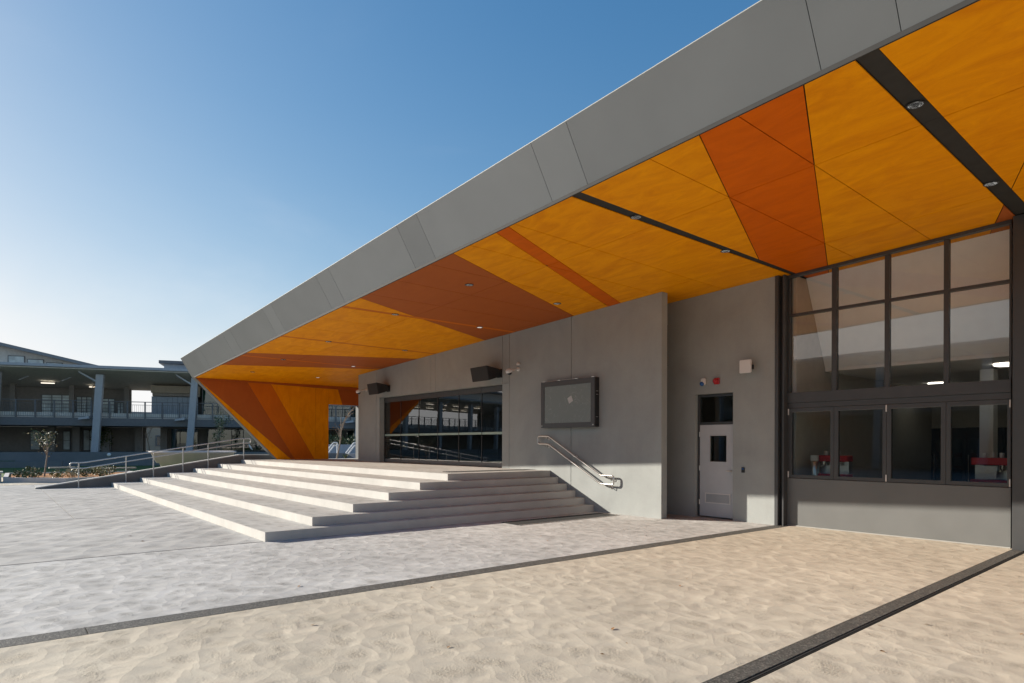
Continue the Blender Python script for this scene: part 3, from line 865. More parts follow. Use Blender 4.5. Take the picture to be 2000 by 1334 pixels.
bay(-6.398, -6.378, .95, 2.332, -.05, .07, name='servery_jamb'); bay(-2.80, -2.792, .95, 2.332, -.05, .07, name='servery_jamb')
bay(-6.398, -2.792, 0.022, .944, -.045, .06, 'apron', 'apron_panel')
bay(-6.42, -2.792, 0.0, .020, -.06, .06, 'cap', 'base_flashing')
leafx = [(-6.374, -5.495, -6.31, -5.56), (-5.489, -4.584, -5.415, -4.645), (-4.578, -3.672, -4.507, -3.743), (-3.666, -2.803, -3.602, -2.841)]
for i, (a, b, c, d) in enumerate(leafx):
    fr = MB().box(a, c, YB - .045, YB + .03, .955, 2.328).box(d, b, YB - .045, YB + .03, .955, 2.328).box(c, d, YB - .045, YB + .03, .955, 1.015).box(c, d, YB - .045, YB + .03, 2.258, 2.328)
    fo = fr.build('bifold_window', M['frame'], hall)
    MB().box(c, d, YB - .012, YB - .004, 1.015, 2.258).build('pane', M['glass_dark'], fo)
    MB().box(c, d, YB - .044, YB - .03, 2.250, 2.2575).build('glazing_bead', M['apron'], fo)
for x, z in ((-6.374, .96), (-6.374, 2.20), (-4.581, .96), (-4.581, 2.20), (-2.801, .96), (-2.801, 2.20)):
    MB().tube([(x, YB - .056, z), (x, YB - .056, z + .12)], .012, 8).build('window_hinge', M['white'], hall)
# servery room
MB().box(-6.42, -6.30, YB + .10, 22, 0, 4.98).build('inner_wall', M['plaster_dark'], hall)
MB().box(-2.62, -2.5, YB + .20, 22, 0, 5.1).build('inner_wall', M['plaster_dark'], hall)
MB().hexa([(-6.29, 12.862, sof(-6.29) + .0), (-2.63, 12.862, sof(-2.63)), (-2.63, 13.70, 3.235), (-6.29, 13.70, 3.235),
           (-6.29, 12.93, sof(-6.29)), (-2.63, 12.93, sof(-2.63)), (-2.63, 13.77, 3.235), (-6.29, 13.77, 3.235)]).build('raking_bulkhead', M['plaster'], hall)
MB().box(-6.29, -2.63, 13.705, 19.9, 3.16, 3.232).build('inner_ceiling', M['plaster'], hall)
MB().box(-6.29, -2.63, 20, 20.1, 0, 3.2).build('inner_wall', M['plaster_dark'], hall)
MB().box(-6.29, -2.63, YB + .1, 20, -.02, 0.012).build('inner_floor', M['room_floor'], hall)
MB().box(-5.05, -4.62, 18.4, 19.9, .013, 2.05).build('inner_cupboard', M['apron'], hall)
MB().box(-4.05, -3.82, 15.6, 15.9, .013, 3.15).build('inner_post', M['plaster'], hall)
# timber-lined corner behind the left end of the glazing
# ------------------------------------------------------------------ stage steps
steps = thing('stage_steps', 'broad pale concrete steps wrapping two sides of the stage platform', 'steps', (-18, 7, 0))
for i in range(6):
    x1 = SX - i * FE; y0 = SY_ + i * FD; z1 = RISE * (i + 1); z0 = RISE * i
    # tread sheet over a riser edge block, as L-shaped pieces
    yn, xn = (y0 + FD, x1 - FE) if i < 5 else (None, None)
    b = MB()
    tr = MB()
    e = 0.0
    if i < 5:
        b.box(XL, x1, y0, y0 + .30, z0, z1 - .004); b.box(x1 - .2, x1, y0 + .30, Y1 - .004, z0, z1 - .004)
        b.box(XL, x1 - .2, y0 + .30, yn + .05, z0, z1 - .008)
        so = b.build('step', M['concrete_step'], steps)
        tr.prism([(XL, y0), (x1, y0), (x1, Y1 - .004), (xn - .004, Y1 - .004), (xn - .004, yn + .004), (XL, yn + .004)], lambda p, t: (p[0], p[1], t), z1 - .004, z1)
        tr.build('tread', M['concrete_tread'], so)
    else:
        b.box(XL, x1, y0, y0 + .30, z0, z1 - .004); b.box(x1 - .2, x1, y0 + .30, Y1 - .004, z0, z1 - .004)
        so = b.build('step', M['concrete_step'], steps)
        tr.box(XL, x1, y0, Y1 - .004, z1 - .004, z1); tr.box(XL, OR_, Y1 - .004, 11.41, z1 - .004, z1); tr.box(XL, -23.24, 11.41, 15, z1 - .004, z1)
        tr.build('platform', M['concrete_tread'], steps)
MB().box(XL, -12.4, 8.4, 15, .0, .70).build('platform_base', M['concrete_step'], steps)
# hazard studs / drain grates
def grate(x0, x1, y0, y1, z, label, pitch=.075):
    g = thing('drain_grate', label, 'drain', ((x0 + x1) / 2, (y0 + y1) / 2, z))
    MB().box(x0, x1, y0, y1, z + .001, z + .004).build('grate_pit', M['slot'], g)
    MB().box(x0 - .01, x0, y0, y1, z + .001, z + .012).box(x1, x1 + .01, y0, y1, z + .001, z + .012).build('grate_frame', M['steel'], g)
    k = 0
    n = int((y1 - y0) / pitch)
    bar = None
    for k in range(n):
        y = y0 + (k + .3) * pitch
        if bar is None:
            bar = MB().box(x0, x1, y, y + pitch * .42, z + .004, z + .012).build('grate_bar', M['trim'], g)
            continue
        c = bar.copy(); c.location = (bar.location[0], bar.location[1] + k * pitch, bar.location[2]); col.objects.link(c)
    return g
grate(-10.22, -9.66, 8.09, 11.05, 0.0, 'grey slotted drain grate at the foot of the side steps beside the wall')
grate(-12.98, -12.62, 8.45, 11.15, PZ, 'grey slotted grate along the top edge of the stage platform')

# ------------------------------------------------------------------ sloping upstand wall at the left end of the steps
up = thing('upstand_wall', 'dark sloping upstand wall with a pale top beside the left end of the steps', 'wall', (-27.55, 5, 0))
pr = [(1.25, -.04), (8.0, -.04), (9.6, -.04), (9.6, 1.10), (8.0, 1.10), (1.25, .012)]
MB().prism(pr, lambda p, t: (t, p[0], p[1]), -27.72, -27.45).build('wall', M['upstand'], up)
MB().prism([(1.25, .014), (8.0, 1.102), (9.6, 1.102), (9.6, 1.14), (8.0, 1.14), (1.25, .052)], lambda p, t: (t, p[0], p[1]), -27.74, -27.44).build('coping', M['concrete_step'], up)  # pale coping colour stands for the sunlit top edge

# ------------------------------------------------------------------ handrails
def round_path(pts, r=.09, n=5, closed=True):
    out = []
    P = [Vector(p) for p in pts]; m = len(P)
    for i in range(m):
        a, b, c = P[i - 1], P[i], P[(i + 1) % m]
        d1, d2 = (a - b), (c - b)
        rr = min(r, d1.length * .45, d2.length * .45)
        p1, p2 = b + d1.normalized() * rr, b + d2.normalized() * rr
        for k in range(n + 1):
            t = k / n
            out.append(p1 * (1 - t) ** 2 + b * 2 * t * (1 - t) + p2 * t * t)
    return out
rl = thing('handrail', 'double steel handrail on posts climbing the left end of the steps', 'handrail', (-27.35, 5, 0))
xr = -27.36
MB().tube(round_path([(xr, y, z) for y, z in ((2.225, .895), (2.63, .895), (7.99, 1.79), (8.40, 1.80), (8.40, 1.61), (8.04, 1.607), (2.63, .69), (2.225, .70))]), .021, 10, True).build('rail', M['railing'], rl)
for y, zb, zt in ((2.476, 0, .845), (3.93, RISE, 1.085), (4.826, 2 * RISE, 1.20), (5.843, 3 * RISE, 1.381), (6.75, 4 * RISE, 1.54), (8.112, 6 * RISE, 1.758)):
    po = MB().tube([(xr + .05, y, zb), (xr + .05, y, zt)], .021, 10).build('post', M['railing'], rl)
    MB().lathe([(.05, 0), (.05, .008), (.026, .012)], (xr + .05, y, zb), n=14).build('base_flange', M['railing'], po)
    for dz in (.0, -.19): MB().tube([(xr + .05, y, zt + dz), (xr, y, zt + dz + .03)], .009, 8).lathe([(.022, -.012), (.022, .012)], (xr + .05, y, zt + dz), (1, 0, 0), 10).build('saddle', M['steel'], po)
rw = thing('handrail', 'polished stainless double handrail fixed to the wall above the side steps', 'handrail', (-11.2, 11.1, 1))
yr = Y1 - .10
MB().tube(round_path([(x, yr, z) for x, z in ((-12.50, 1.81), (-12.095, 1.808), (-10.305, .876), (-9.885, .88), (-9.885, .676), (-10.305, .68), (-12.094, 1.605), (-12.50, 1.612))], .07), .021, 12, True).build('rail', M['steel'], rw)
for x, z in ((-12.18, 1.735), (-12.18, 1.539), (-11.176, 1.30), (-11.256, 1.13), (-10.05, .80), (-10.03, .598)):
    rz = z + .07
    MB().lathe([(.036, 0), (.036, .008), (.02, .014)], (x, Y1, z), (0, -1, 0), 16).tube([(x, Y1 - .01, z), (x, yr + .01, z), (x, yr, z + .02), (x, yr, rz - .015)], .009, 8).build('bracket', M['steel'], rw)

# ------------------------------------------------------------------ things on the walls
tv = thing('display_screen', 'black outdoor display screen cabinet mounted on the concrete wall above the handrail', 'screen', (-11.37, Y1, 2.6))
TX0, TX1, TZ0, TZ1, TY = -12.31, -10.43, 2.02, 3.195, Y1 - .172
cab = MB().box(TX0, TX1, TY + .03, Y1 - .003, TZ0, TZ1).build('cabinet', M['black'], tv, 0.006)
fr = MB().box(TX0, TX0 + .12, TY, TY + .028, TZ0, TZ1).box(TX1 - .12, TX1, TY, TY + .028, TZ0, TZ1).box(TX0 + .12, TX1 - .12, TY, TY + .028, TZ0, TZ0 + .115).box(TX0 + .12, TX1 - .12, TY, TY + .028, TZ1 - .13, TZ1)
fr.build('bezel', M['frame'], tv)
scr_m, n_, l_, b_ = new_mat('reflection_toned_screen')  # grey-green reflection is put into the base colour, crossed by thin pale film curves
b_.inputs['Roughness'].default_value = 0.3; b_.inputs['Specular IOR Level'].default_value = 0.22
t_ = n_.new('ShaderNodeTexCoord'); wv = n_.new('ShaderNodeTexNoise'); wv.inputs['Scale'].default_value = 2.2; wv.inputs['Detail'].default_value = 2; wv.inputs['Distortion'].default_value = 2.0
l_.new(t_.outputs['Object'], wv.inputs['Vector'])
cr_ = n_.new('ShaderNodeValToRGB')
cr_.color_ramp.elements[0].position = .495; cr_.color_ramp.elements[0].color = (.22, .25, .235, 1)
cr_.color_ramp.elements[1].position = .515; cr_.color_ramp.elements[1].color = (.22, .25, .235, 1)
e_ = cr_.color_ramp.elements.new(.505); e_.color = (.32, .345, .33, 1)
l_.new(wv.outputs['Fac'], cr_.inputs['Fac']); l_.new(cr_.outputs['Color'], b_.inputs['Base Color'])
MB().box(TX0 + .12, TX1 - .12, TY + .012, TY + .026, TZ0 + .115, TZ1 - .13).build('screen', scr_m, tv)
c_ = Vector((-11.25, TY + .009, 2.70)); a_ = R(25)
d1, d2 = Vector((math.cos(a_), 0, math.sin(a_))) * .075, Vector((-math.sin(a_), 0, math.cos(a_))) * .075
MB().hexa([c_ - d1 - d2, c_ + d1 - d2, c_ + d1 - d2 + Vector((0, .002, 0)), c_ - d1 - d2 + Vector((0, .002, 0)), c_ - d1 + d2, c_ + d1 + d2, c_ + d1 + d2 + Vector((0, .002, 0)), c_ - d1 + d2 + Vector((0, .002, 0))]).build('sticker', M['paper'], tv)
for x in (TX0 + .05, TX0 + .62, TX0 + 1.22, TX1 - .1): MB().box(x, x + .09, TY + .002, TY + .06, TZ1 + .001, TZ1 + .014).build('lid_clip', M['steel'], tv)
MB().tube([(TX0 + .08, TY + .02, TZ1 + .008), (TX0 + 1.25, TY + .02, TZ1 + .008)], .005, 6).build('lid_rod', M['steel'], tv)
for x, z in ((TX0 + .04, TZ0 + .05), (TX1 - .04, TZ0 + .05)): MB().lathe([(.014, 0), (.014, .006)], (x, TY, z), (0, -1, 0), 10).build('lock', M['steel'], tv)
for z in (2.25, 2.78, 2.86): MB().box(TX1 + .006, TX1 + .012, TY + .05, TY + .12, z, z + .012).build('cabinet_vent', M['steel'], tv)

def speaker(x0, x1, label):
    s = thing('loudspeaker', label, 'speaker', ((x0 + x1) / 2, Y1 - .25, 3.55), 'black loudspeakers over the glazed doors')
    yf, yb = 10.68, 11.12
    v = [(x0, yf + .07, 3.375), (x1, yf + .07, 3.375), (x1 - .0, yb, 3.50), (x0 + .12, yb, 3.50), (x0 - .03, yf, 3.775), (x1 - .02, yf, 3.785), (x1 - .0, yb, 3.72), (x0 + .12, yb, 3.72)]
    MB().hexa(v).build('cabinet', M['black'], s, 0.008)
    g0 = [Vector(v[i]) for i in (0, 1, 5, 4)]
    cc = sum(g0, Vector()) / 4
    gg = [cc + (p - cc) * .94 + Vector((0, -.006, 0)) for p in g0]
    MB().hexa([gg[0], gg[1], gg[1] + Vector((0, .005, 0)), gg[0] + Vector((0, .005, 0)), gg[3], gg[2], gg[2] + Vector((0, .005, 0)), gg[3] + Vector((0, .005, 0))]).build('grille', simple('speaker_grille', (.03, .03, .03), .8, 0, .5, 220), s)
    MB().box(x1 - .16, x1 - .02, yb - .002, Y1 - .002, 3.52, 3.68).box(x1 - .2, x1 + .02, Y1 - .02, Y1 - .003, 3.48, 3.72).build('bracket', M['black'], s)
speaker(-21.40, -20.66, 'black tilted loudspeaker at the left corner above the glazed doors')
speaker(-14.94, -14.16, 'black tilted loudspeaker above the right end of the glazed doors')
def camera_dome(x, z, label, stub=True):
    s = thing('security_camera', label, 'camera', (x, Y1, z), 'wall security cameras')
    MB().lathe([(.055, 0), (.055, .03), (.03, .04)], (x, Y1, z + .02), (0, -1, 0), 16).tube([(x, Y1 - .03, z + .02), (x, Y1 - .30, z - .03)], .018, 10).build('arm', M['white'], s)
    MB().lathe([(.04, .06), (.095, .03), (.10, -.02), (.085, -.05)], (x, Y1 - .34, z - .05), (0, -.35, 1), 20).build('housing', M['white'], s)
    MB().lathe([(.07, -.05), (.06, -.085), (.03, -.105), (.004, -.11)], (x, Y1 - .34, z - .05), (0, -.35, 1), 16).build('dome', M['black'], s)
    if stub:
        MB().lathe([(.04, 0), (.045, .06), (.02, .08)], (x + .02, Y1, z + .16), (0, -1, 0), 14).build('conduit_box', M['white'], s)
camera_dome(-22.5, 3.64, 'white dome camera on an arm at the far left end of the stage wall', False)
camera_dome(-13.42, 3.63, 'white dome camera on an arm beside the loudspeaker right of the glazed doors')
# sensor, siren, antenna, reader
s = thing('motion_sensor', 'white alarm sensor with a blue lens above the side door', 'sensor', (-8.2, YD, 2.97))
MB().lathe([(.075, -.02), (.075, .07), (.055, .10)], (-8.2, YD - .002, 3.0), (0, -1, 0), 20, ).build('body', M['white'], s) if False else MB().box(-8.255, -8.145, YD - .085, YD - .003, 2.91, 3.06).build('body', M['white'], s, 0.02, segs=2)
MB().lathe([(.048, 0), (.044, .03), (.025, .05), (.004, .055)], (-8.21, YD - .08, 2.94), (0, -1, -.6), 16).build('lens', M['blue'], s)
s = thing('fire_siren', 'small red fire alarm siren above the side door', 'siren', (-7.88, YD, 2.98))
MB().box(-7.945, -7.815, YD - .05, YD - .003, 2.905, 3.045).build('base', M['red'], s, 0.012)
MB().lathe([(.055, 0), (.055, .05), (.035, .065)], (-7.88, YD - .048, 2.975), (0, -1, 0), 18).build('horn', M['red'], s)
s = thing('wall_antenna', 'square white antenna panel standing off the wall near the steel column', 'antenna', (-7.16, YD, 3.2))
MB().box(-7.245, -6.985, YD - .20, YD - .155, 3.075, 3.345).build('panel', M['white'], s, 0.012, segs=2)
MB().box(-7.09, -7.03, YD - .154, YD - .003, 3.16, 3.25).build('bracket', M['black'], s)
s = thing('card_reader', 'small black card reader on the wall right of the side door', 'card reader', (-7.26, YD, 1.08))
MB().box(-7.295, -7.225, YD - .025, YD - .003, 1.025, 1.135).build('housing', M['black'], s, 0.006)
MB().box(-7.28, -7.24, YD - .028, YD - .0255, 1.09, 1.115).build('indicator', M['blue'], s)
# recessed downlights
names_dl = [(-2.50, 7.453, 'front downlight in the dark beam cover on the right of the soffit'), (-2.60, 10.476, 'rear downlight in the dark beam cover beside the right column'),
            (-6.215, 7.459, 'front downlight in the narrow dark beam cover'), (-6.295, 9.961, 'rear downlight in the narrow dark beam cover above the side door'),
            (-10.544, 7.495, 'downlight in the middle of the red-brown soffit facet'), (-10.637, 10.019, 'downlight in the amber soffit right of the red-brown facet, near the wall'),
            (-13.58, 7.499, 'front downlight in the orange strip at the edge of the red-brown facet'), (-13.625, 10.031, 'rear downlight in the orange strip crossing the red-brown facet'),
            (-17.52, 7.528, 'front downlight in the orange strip between amber panels'), (-17.60, 10.063, 'rear downlight in the orange strip between amber panels'),
            (-21.15, 7.531, 'front downlight in the orange strip on the red-brown wedge'), (-21.30, 10.088, 'rear downlight in the orange strip on the red-brown wedge'),
            (-24.381, 7.55, 'front downlight in the amber soffit next to the raking end wall'), (-24.598, 10.133, 'rear downlight in the amber soffit next to the raking end wall')]
for x, y, lb in names_dl:
    z = sof(x)
    d = thing('recessed_downlight', lb, 'downlight', (x, y, z), 'recessed downlights in the soffit')
    MB().lathe([(.088, -.006), (.088, .004), (.070, .004), (.070, -.006)], (x, y, z - .002), (0, 0, 1), 24).build('trim_ring', M['black'], d)
    MB().lathe([(.069, -.004), (.069, .002)], (x, y, z - .004), (0, 0, 1), 24).build('diffuser', M['lamp'], d)

# ------------------------------------------------------------------ inside the servery
ct = thing('servery_counter', 'dark counter behind the folding servery windows', 'counter', (-4.5, 12.9, 0))
MB().box(-6.28, -2.66, 12.62, 13.05, .90, .94).build('worktop', M['dark_room'], ct); MB().box(-6.28, -2.66, 12.68, 13.02, .015, .895).build('cabinet', M['dark_room'], ct)
def coffee_machine(x, y, label):
    c = thing('coffee_machine', label, 'coffee machine', (x, y, .94))
    z = .942
    MB().box(x - .30, x + .30, y - .02, y + .25, z + .34, z + .46).build('top_body', M['red'], c, .012)
    MB().box(x - .28, x + .28, y + .12, y + .25, z + .10, z + .34).build('back_panel', M['steel'], c)
    MB().box(x - .30, x + .30, y - .06, y + .25, z + .03, z + .10).build('drip_tray', M['red'], c, .008)
    for dx in (-.15, .12): MB().lathe([(.035, 0), (.035, -.06), (.02, -.09)], (x + dx, y + .03, z + .34), (0, 0, 1), 12).tube([(x + dx, y + .03, z + .27), (x + dx, y - .10, z + .25)], .01, 8).build('group_head', M['steel'], c)
    for dx in (-.26, .26):
        MB().box(x + dx - .02, x + dx + .02, y, y + .2, z, z + .03).build('foot', M['black'], c)
    for k in range(3): MB().lathe([(.03, 0), (.035, .08)], (x - .15 + k * .12, y + .12, z + .462), (0, 0, 1), 12).build('cup', M['white'], c)
coffee_machine(-5.72, 12.74, 'red coffee machine beside a steel cylinder behind the left servery window')
coffee_machine(-3.12, 12.74, 'red coffee machine with a cloth behind the right servery window')
c = thing('steel_dispenser', 'tall stainless cylinder dispenser on the counter beside the left coffee machine', 'dispenser', (-6.02, 12.68, .94))
MB().lathe([(.07, 0), (.07, .33), (.06, .34)], (-6.02, 12.70, .942), (0, 0, 1), 20).build('body', M['steel'], c)
MB().box(-6.09, -5.95, 12.66, 12.76, 1.285, 1.40).build('label_plate', M['paper'], c)
c = thing('hanging_cloth', 'pale cloth draped over the front of the right coffee machine', 'cloth', (-3.2, 12.66, 1.1))
MB().hexa([(-3.30, 12.655, 1.06), (-3.06, 12.655, 1.06), (-3.06, 12.665, 1.06), (-3.30, 12.665, 1.06), (-3.32, 12.65, 1.27), (-3.04, 12.65, 1.27), (-3.04, 12.66, 1.27), (-3.32, 12.66, 1.27)]).build('fabric', M['paper'], c)
c = thing('drinks_fridge', 'black double door drinks fridge at the back of the servery', 'fridge', (-4.45, 17, 0))
MB().box(-5.35, -3.95, 17.0, 17.6, .013, 2.0).build('cabinet', M['black'], c, .01)
for x in (-5.30, -4.63):
    p = MB().box(x, x + .63, 16.955, 16.995, .2, 1.85).build('door', M['black'], c)
    MB().box(x + .06, x + .57, 16.945, 16.953, .3, 1.75).build('pane', M['glass_dark'], p)
    MB().tube([(x + .03, 16.93, .8), (x + .03, 16.93, 1.4)], .012, 8).build('handle', M['steel'], p)
for x, y, lb in ((-3.45, 14.9, 'flat round ceiling lamp behind the upper window nearest the right column'), (-5.6, 18.2, 'added round ceiling lamp lighting the back left of the servery')):  # second lamp is added, out of view, to light the room
    c = thing('ceiling_lamp', lb, 'lamp', (x, y, 3.15), 'round ceiling lamps in the servery')
    MB().lathe([(.20, 0), (.20, -.03), (.16, -.045)], (x, y, 3.158), (0, 0, 1), 24).build('shade', M['room_lamp'], c)

# ------------------------------------------------------------------ veranda buildings
def veranda(name, label, O, u, nb, s0, s1, z0, cols, openings, feature=None, spacing=5.95, hi=0.0):
    """two-storey school block: slab, leaning columns, balustrade, roof, back walls with windows"""
    X = frame_xf(O, u, nb)
    b = thing(name, label, 'building', (O[0] + u[0] * (s0 + s1) / 2, O[1] + u[1] * (s0 + s1) / 2, 0))
    P = lambda mb, n, m, par=b, bev=0: mb.build(n, m, par, bev, X)
    P(MB().box(s0, s1, 0.02, 9, -.05, z0), 'terrace', M['ven_wall'])
    P(MB().box(s0, s1, -.02, 5.0, 2.80 + hi, 3.34 + hi), 'floor_slab', M['ven_slab'])
    P(MB().box(s0, s1, .10, .20, 3.345 + hi, 3.70 + hi), 'parapet_kerb', M['ven_soffit'])
    P(MB().hexa([(s0, -1.3, 6.66 + hi), (s1, -1.3, 6.66 + hi), (s1, 8, 6.05 + hi), (s0, 8, 6.05 + hi), (s0, -1.3, 6.84 + hi), (s1, -1.3, 6.84 + hi), (s1, 8, 6.25 + hi), (s0, 8, 6.25 + hi)]), 'roof', M['ven_roof'])
    P(MB().hexa([(s0, -1.25, 6.60 + hi), (s1, -1.25, 6.60 + hi), (s1, 4.9, 5.70 + hi), (s0, 4.9, 5.70 + hi), (s0, -1.25, 6.655 + hi), (s1, -1.25, 6.655 + hi), (s1, 4.9, 6.02 + hi), (s0, 4.9, 6.02 + hi)]), 'roof_lining', M['ven_soffit'])
    P(MB().box(s0, s1, -1.40, -1.31, 6.70 + hi, 6.88 + hi), 'gutter', M['ven_steel'])
    k = s0
    for c in cols:
        w = .22
        v = [(c - w, -.16, z0), (c + w, -.16, z0), (c + w, .26, z0), (c - w, .26, z0), (c - w + .42, -.62, 6.34 + hi), (c + w + .42, -.62, 6.34 + hi), (c + w + .42, -.2, 6.34 + hi), (c - w + .42, -.2, 6.34 + hi)]
        co = P(MB().hexa(v), 'column', M['ven_steel'], b)
        st = MB().tube([X @ Vector((c + .36, -.45, 5.75 + hi)), X @ Vector((c - .75, -.75, 6.45 + hi)), X @ Vector((c - .78, -.8, 6.66 + hi))], .07, 8)
        st.build('strut', M['ven_steel'], co)
        P(MB().hexa([(c - .9, -.5, 3.20 + hi), (c - .25, -.5, 3.28 + hi), (c - .25, -.2, 3.28 + hi), (c - .9, -.2, 3.24 + hi), (c - .85, -.5, 3.33 + hi), (c - .25, -.5, 3.46 + hi), (c - .25, -.2, 3.46 + hi), (c - .85, -.2, 3.36 + hi)]), 'floodlight', M['ven_steel'], co)
    # balustrade
    ba = P(MB().box(s0, s1, -.03, .02, 4.50 + hi, 4.55 + hi).box(s0, s1, -.02, .01, 4.30 + hi, 4.325 + hi).box(s0, s1, -.02, .01, 3.42 + hi, 3.45 + hi), 'balustrade', M['ven_slab'])
    bl = MB(); s = s0
    while s < s1:
        bl.box(s, s + .014, -.012, .002, 3.45 + hi, 4.30 + hi); s += .13
    bo = P(bl, 'balusters', M['ven_slab'], b); bo['kind'] = 'stuff'
    s = s0 + .05; pm = None
    while s < s1:
        if pm is None: pm = P(MB().box(s, s + .09, -.05, .03, 3.345 + hi, 4.498 + hi), 'baluster_post', M['ven_slab'], b); sp0 = s
        else:
            q = pm.copy(); dv = X.to_3x3() @ Vector((s - sp0, 0, 0)); q.location = Vector(pm.location) + dv; col.objects.link(q)
        s += 1.1
    # back walls: openings = list of (s0, s1, level) left open to the sky
    def wall_run(level, d, za, zb, mat):
        cuts = sorted([(a, c_) for a, c_, lv in openings if lv == level])
        cur = s0
        for a, c_ in cuts + [(s1, s1)]:
            if a > cur + .05: P(MB().box(cur, a, d, d + .2, za, zb), 'back_wall', mat)
            cur = max(cur, c_)
    wall_run(1, 4.6, 3.345 + hi, 5.72 + hi, M['ven_wall'])
    wall_run(0, 4.6, z0, 2.79 + hi, M['ven_wall'])
    return b, X, P

kf = -0.36
nu = math.hypot(kf, 1)
uA = (0.36 / nu, 1 / nu); nA = (-1 / nu, 0.36 / nu)
OA = (-55.0, 0.58, 0.0)
colsA = [-48.05 + 5.95 * k for k in range(17)]
open_A = [(6.8, 8.3, 1), (-33, -13.6, 1), (7.8, 9.0, 0)]
bA, XA, PA = veranda('veranda_building', 'long two storey school block with leaning columns and balcony beyond the lawn', OA, uA, nA, -52, 44, 0.95, colsA, open_A)
# details in view on this block
def winA(s0, s1, z0, z1, d, mat='ven_glass', bars=(2, 2)):
    fr_ = MB()
    fr_.box(s0, s1, d - .05, d + .01, z0, z0 + .05).box(s0, s1, d - .05, d + .01, z1 - .05, z1)
    n = bars[0]
    for k in range(n + 1):
        x = s0 + (s1 - s0) * k / n
        fr_.box(x - .025, x + .025, d - .05, d + .01, z0 + .05, z1 - .05)
    for k in range(1, bars[1]):
        z = z0 + (z1 - z0) * k / bars[1]
        fr_.box(s0, s1, d - .045, d + .005, z - .015, z + .015)
    f = PA(fr_, 'window', M['ven_slab'], bA)
    PA(MB().box(s0, s1, d - .02, d - .01, z0, z1), 'pane', M[mat], f)
pale = simple('bright_louvre_glass', (0.62, 0.70, 0.70), 0.3, 0, 0.35, 1.5)
M['pale'] = pale
winA(1.0, 2.9, 3.75, 5.2, 4.55, 'pale', (3, 6)); winA(3.2, 4.2, 3.75, 5.1, 4.55, 'pale', (3, 6)); winA(4.9, 5.7, 3.75, 5.0, 4.55, 'pale', (2, 5)); winA(5.9, 6.5, 3.6, 4.7, 4.55, 'pale', (3, 4))
for k in range(9): PA(MB().box(8.62 + k * .35, 8.62 + k * .35 + .335, 2.2, 2.26, 3.35, 5.10), 'cladding_panel', M['ven_clad'], bA)
PA(MB().box(8.7, 11.9, 2.0, 4.5, 5.13, 5.35), 'bulkhead', M['timber'], bA); PA(MB().box(8.62, 11.9, 1.9, 4.5, 5.36, 5.9), 'bulkhead', M['ven_beige'], bA)
winA(12.1, 14.2, 3.75, 5.75, 2.0, 'ven_glass', (2, 2)); winA(14.6, 19.5, 3.75, 5.75, 2.4, 'ven_glass', (6, 2)); winA(20, 30, 3.75, 5.75, 2.4, 'ven_glass', (12, 2))
PA(MB().box(12.0, 44, 2.45, 2.6, 3.35, 5.9), 'back_wall', M['ven_wall'], bA)
winA(9.6, 11.5, 1.0, 2.75, 4.4, 'ven_glass', (3, 1)); winA(12.2, 17.5, 1.0, 2.75, 4.4, 'ven_glass', (6, 1)); winA(18, 24, 1.0, 2.75, 3.0, 'ven_glass', (5, 2))
for s in (-.6, 3.02, 4.5, 6.55): PA(MB().box(s, s + .32, 3.4, 3.7, 3.35, 5.85), 'inner_column', M['ven_wall'], bA)
for s in (.6, 3.1, 5.0): PA(MB().hexa([(s, 1.2, 5.95), (s + .12, 1.2, 5.95), (s + .12, 1.32, 5.95), (s, 1.32, 5.95), (s + .55, 1.2, 6.25), (s + .67, 1.2, 6.25), (s + .67, 1.32, 6.25), (s + .55, 1.32, 6.25)]), 'ceiling_strut', M['ven_steel'], bA)
for s in (1.75, 3.3, 5.2, 7.35, 9.05): PA(MB().box(s, s + .45, 3.2, 3.6, .95, 2.79), 'inner_column', M['ven_wall'], bA)
for s0_, s1_ in ((.3, .9), (1.1, 1.7), (2.35, 2.8), (3.0, 3.25)): winA(s0_, s1_, 1.05, 2.5, 4.55, 'pale', (1, 2))
for s in (1.15, 2.2): winA(s + 2.5, s + 3.3, 1.0, 2.6, 4.55, 'pale', (2, 1))
for s0_, dep, zz in ((1.55, 2.5, 5.86), (4.3, 3.4, 5.74)):
    PA(MB().box(s0_, s0_ + .8, dep, dep + .14, zz, zz + .05), 'tube_light', M['tube'], bA)
for s0_ in (-28, -26, -23.5, -21, -18.5, -16):
    for dep, zz in ((1.0, 6.2), (3.0, 5.9)): PA(MB().box(s0_, s0_ + 1.2, dep, dep + .14, zz - .12, zz - .07), 'tube_light', M['tube'], bA)
# high raking roof behind, with clerestory windows
for a_s, b_s, a_z, b_z in ((-52, -4.2, 9.5, 9.5), (-4.2, 5.6, 9.5, 7.25)):
    PA(MB().hexa([(a_s, 9, a_z), (b_s, 9, b_z), (b_s, 18, b_z), (a_s, 18, a_z), (a_s, 9, a_z + .25), (b_s, 9, b_z + .25), (b_s, 18, b_z + .25), (a_s, 18, a_z + .25)]), 'raking_roof', M['ven_roof'], bA)
    PA(MB().hexa([(a_s, 10.0, 6.3), (b_s, 10.0, 6.3), (b_s, 10.2, 6.3), (a_s, 10.2, 6.3), (a_s, 10.0, a_z - .02), (b_s, 10.0, b_z - .02), (b_s, 10.2, b_z - .02), (a_s, 10.2, a_z - .02)]), 'gable_wall', M['ven_soffit'], bA)
for k in range(5):
    s = 3.4 - k * 1.3
    f = PA(MB().box(s - 1.15, s, 9.93, 9.99, 7.3, 7.72 + .22 * k), 'clerestory_window', M['ven_slab'], bA)
    PA(MB().box(s - 1.09, s - .06, 9.915, 9.928, 7.35, 7.66 + .22 * k), 'pane', M['pale'], f)
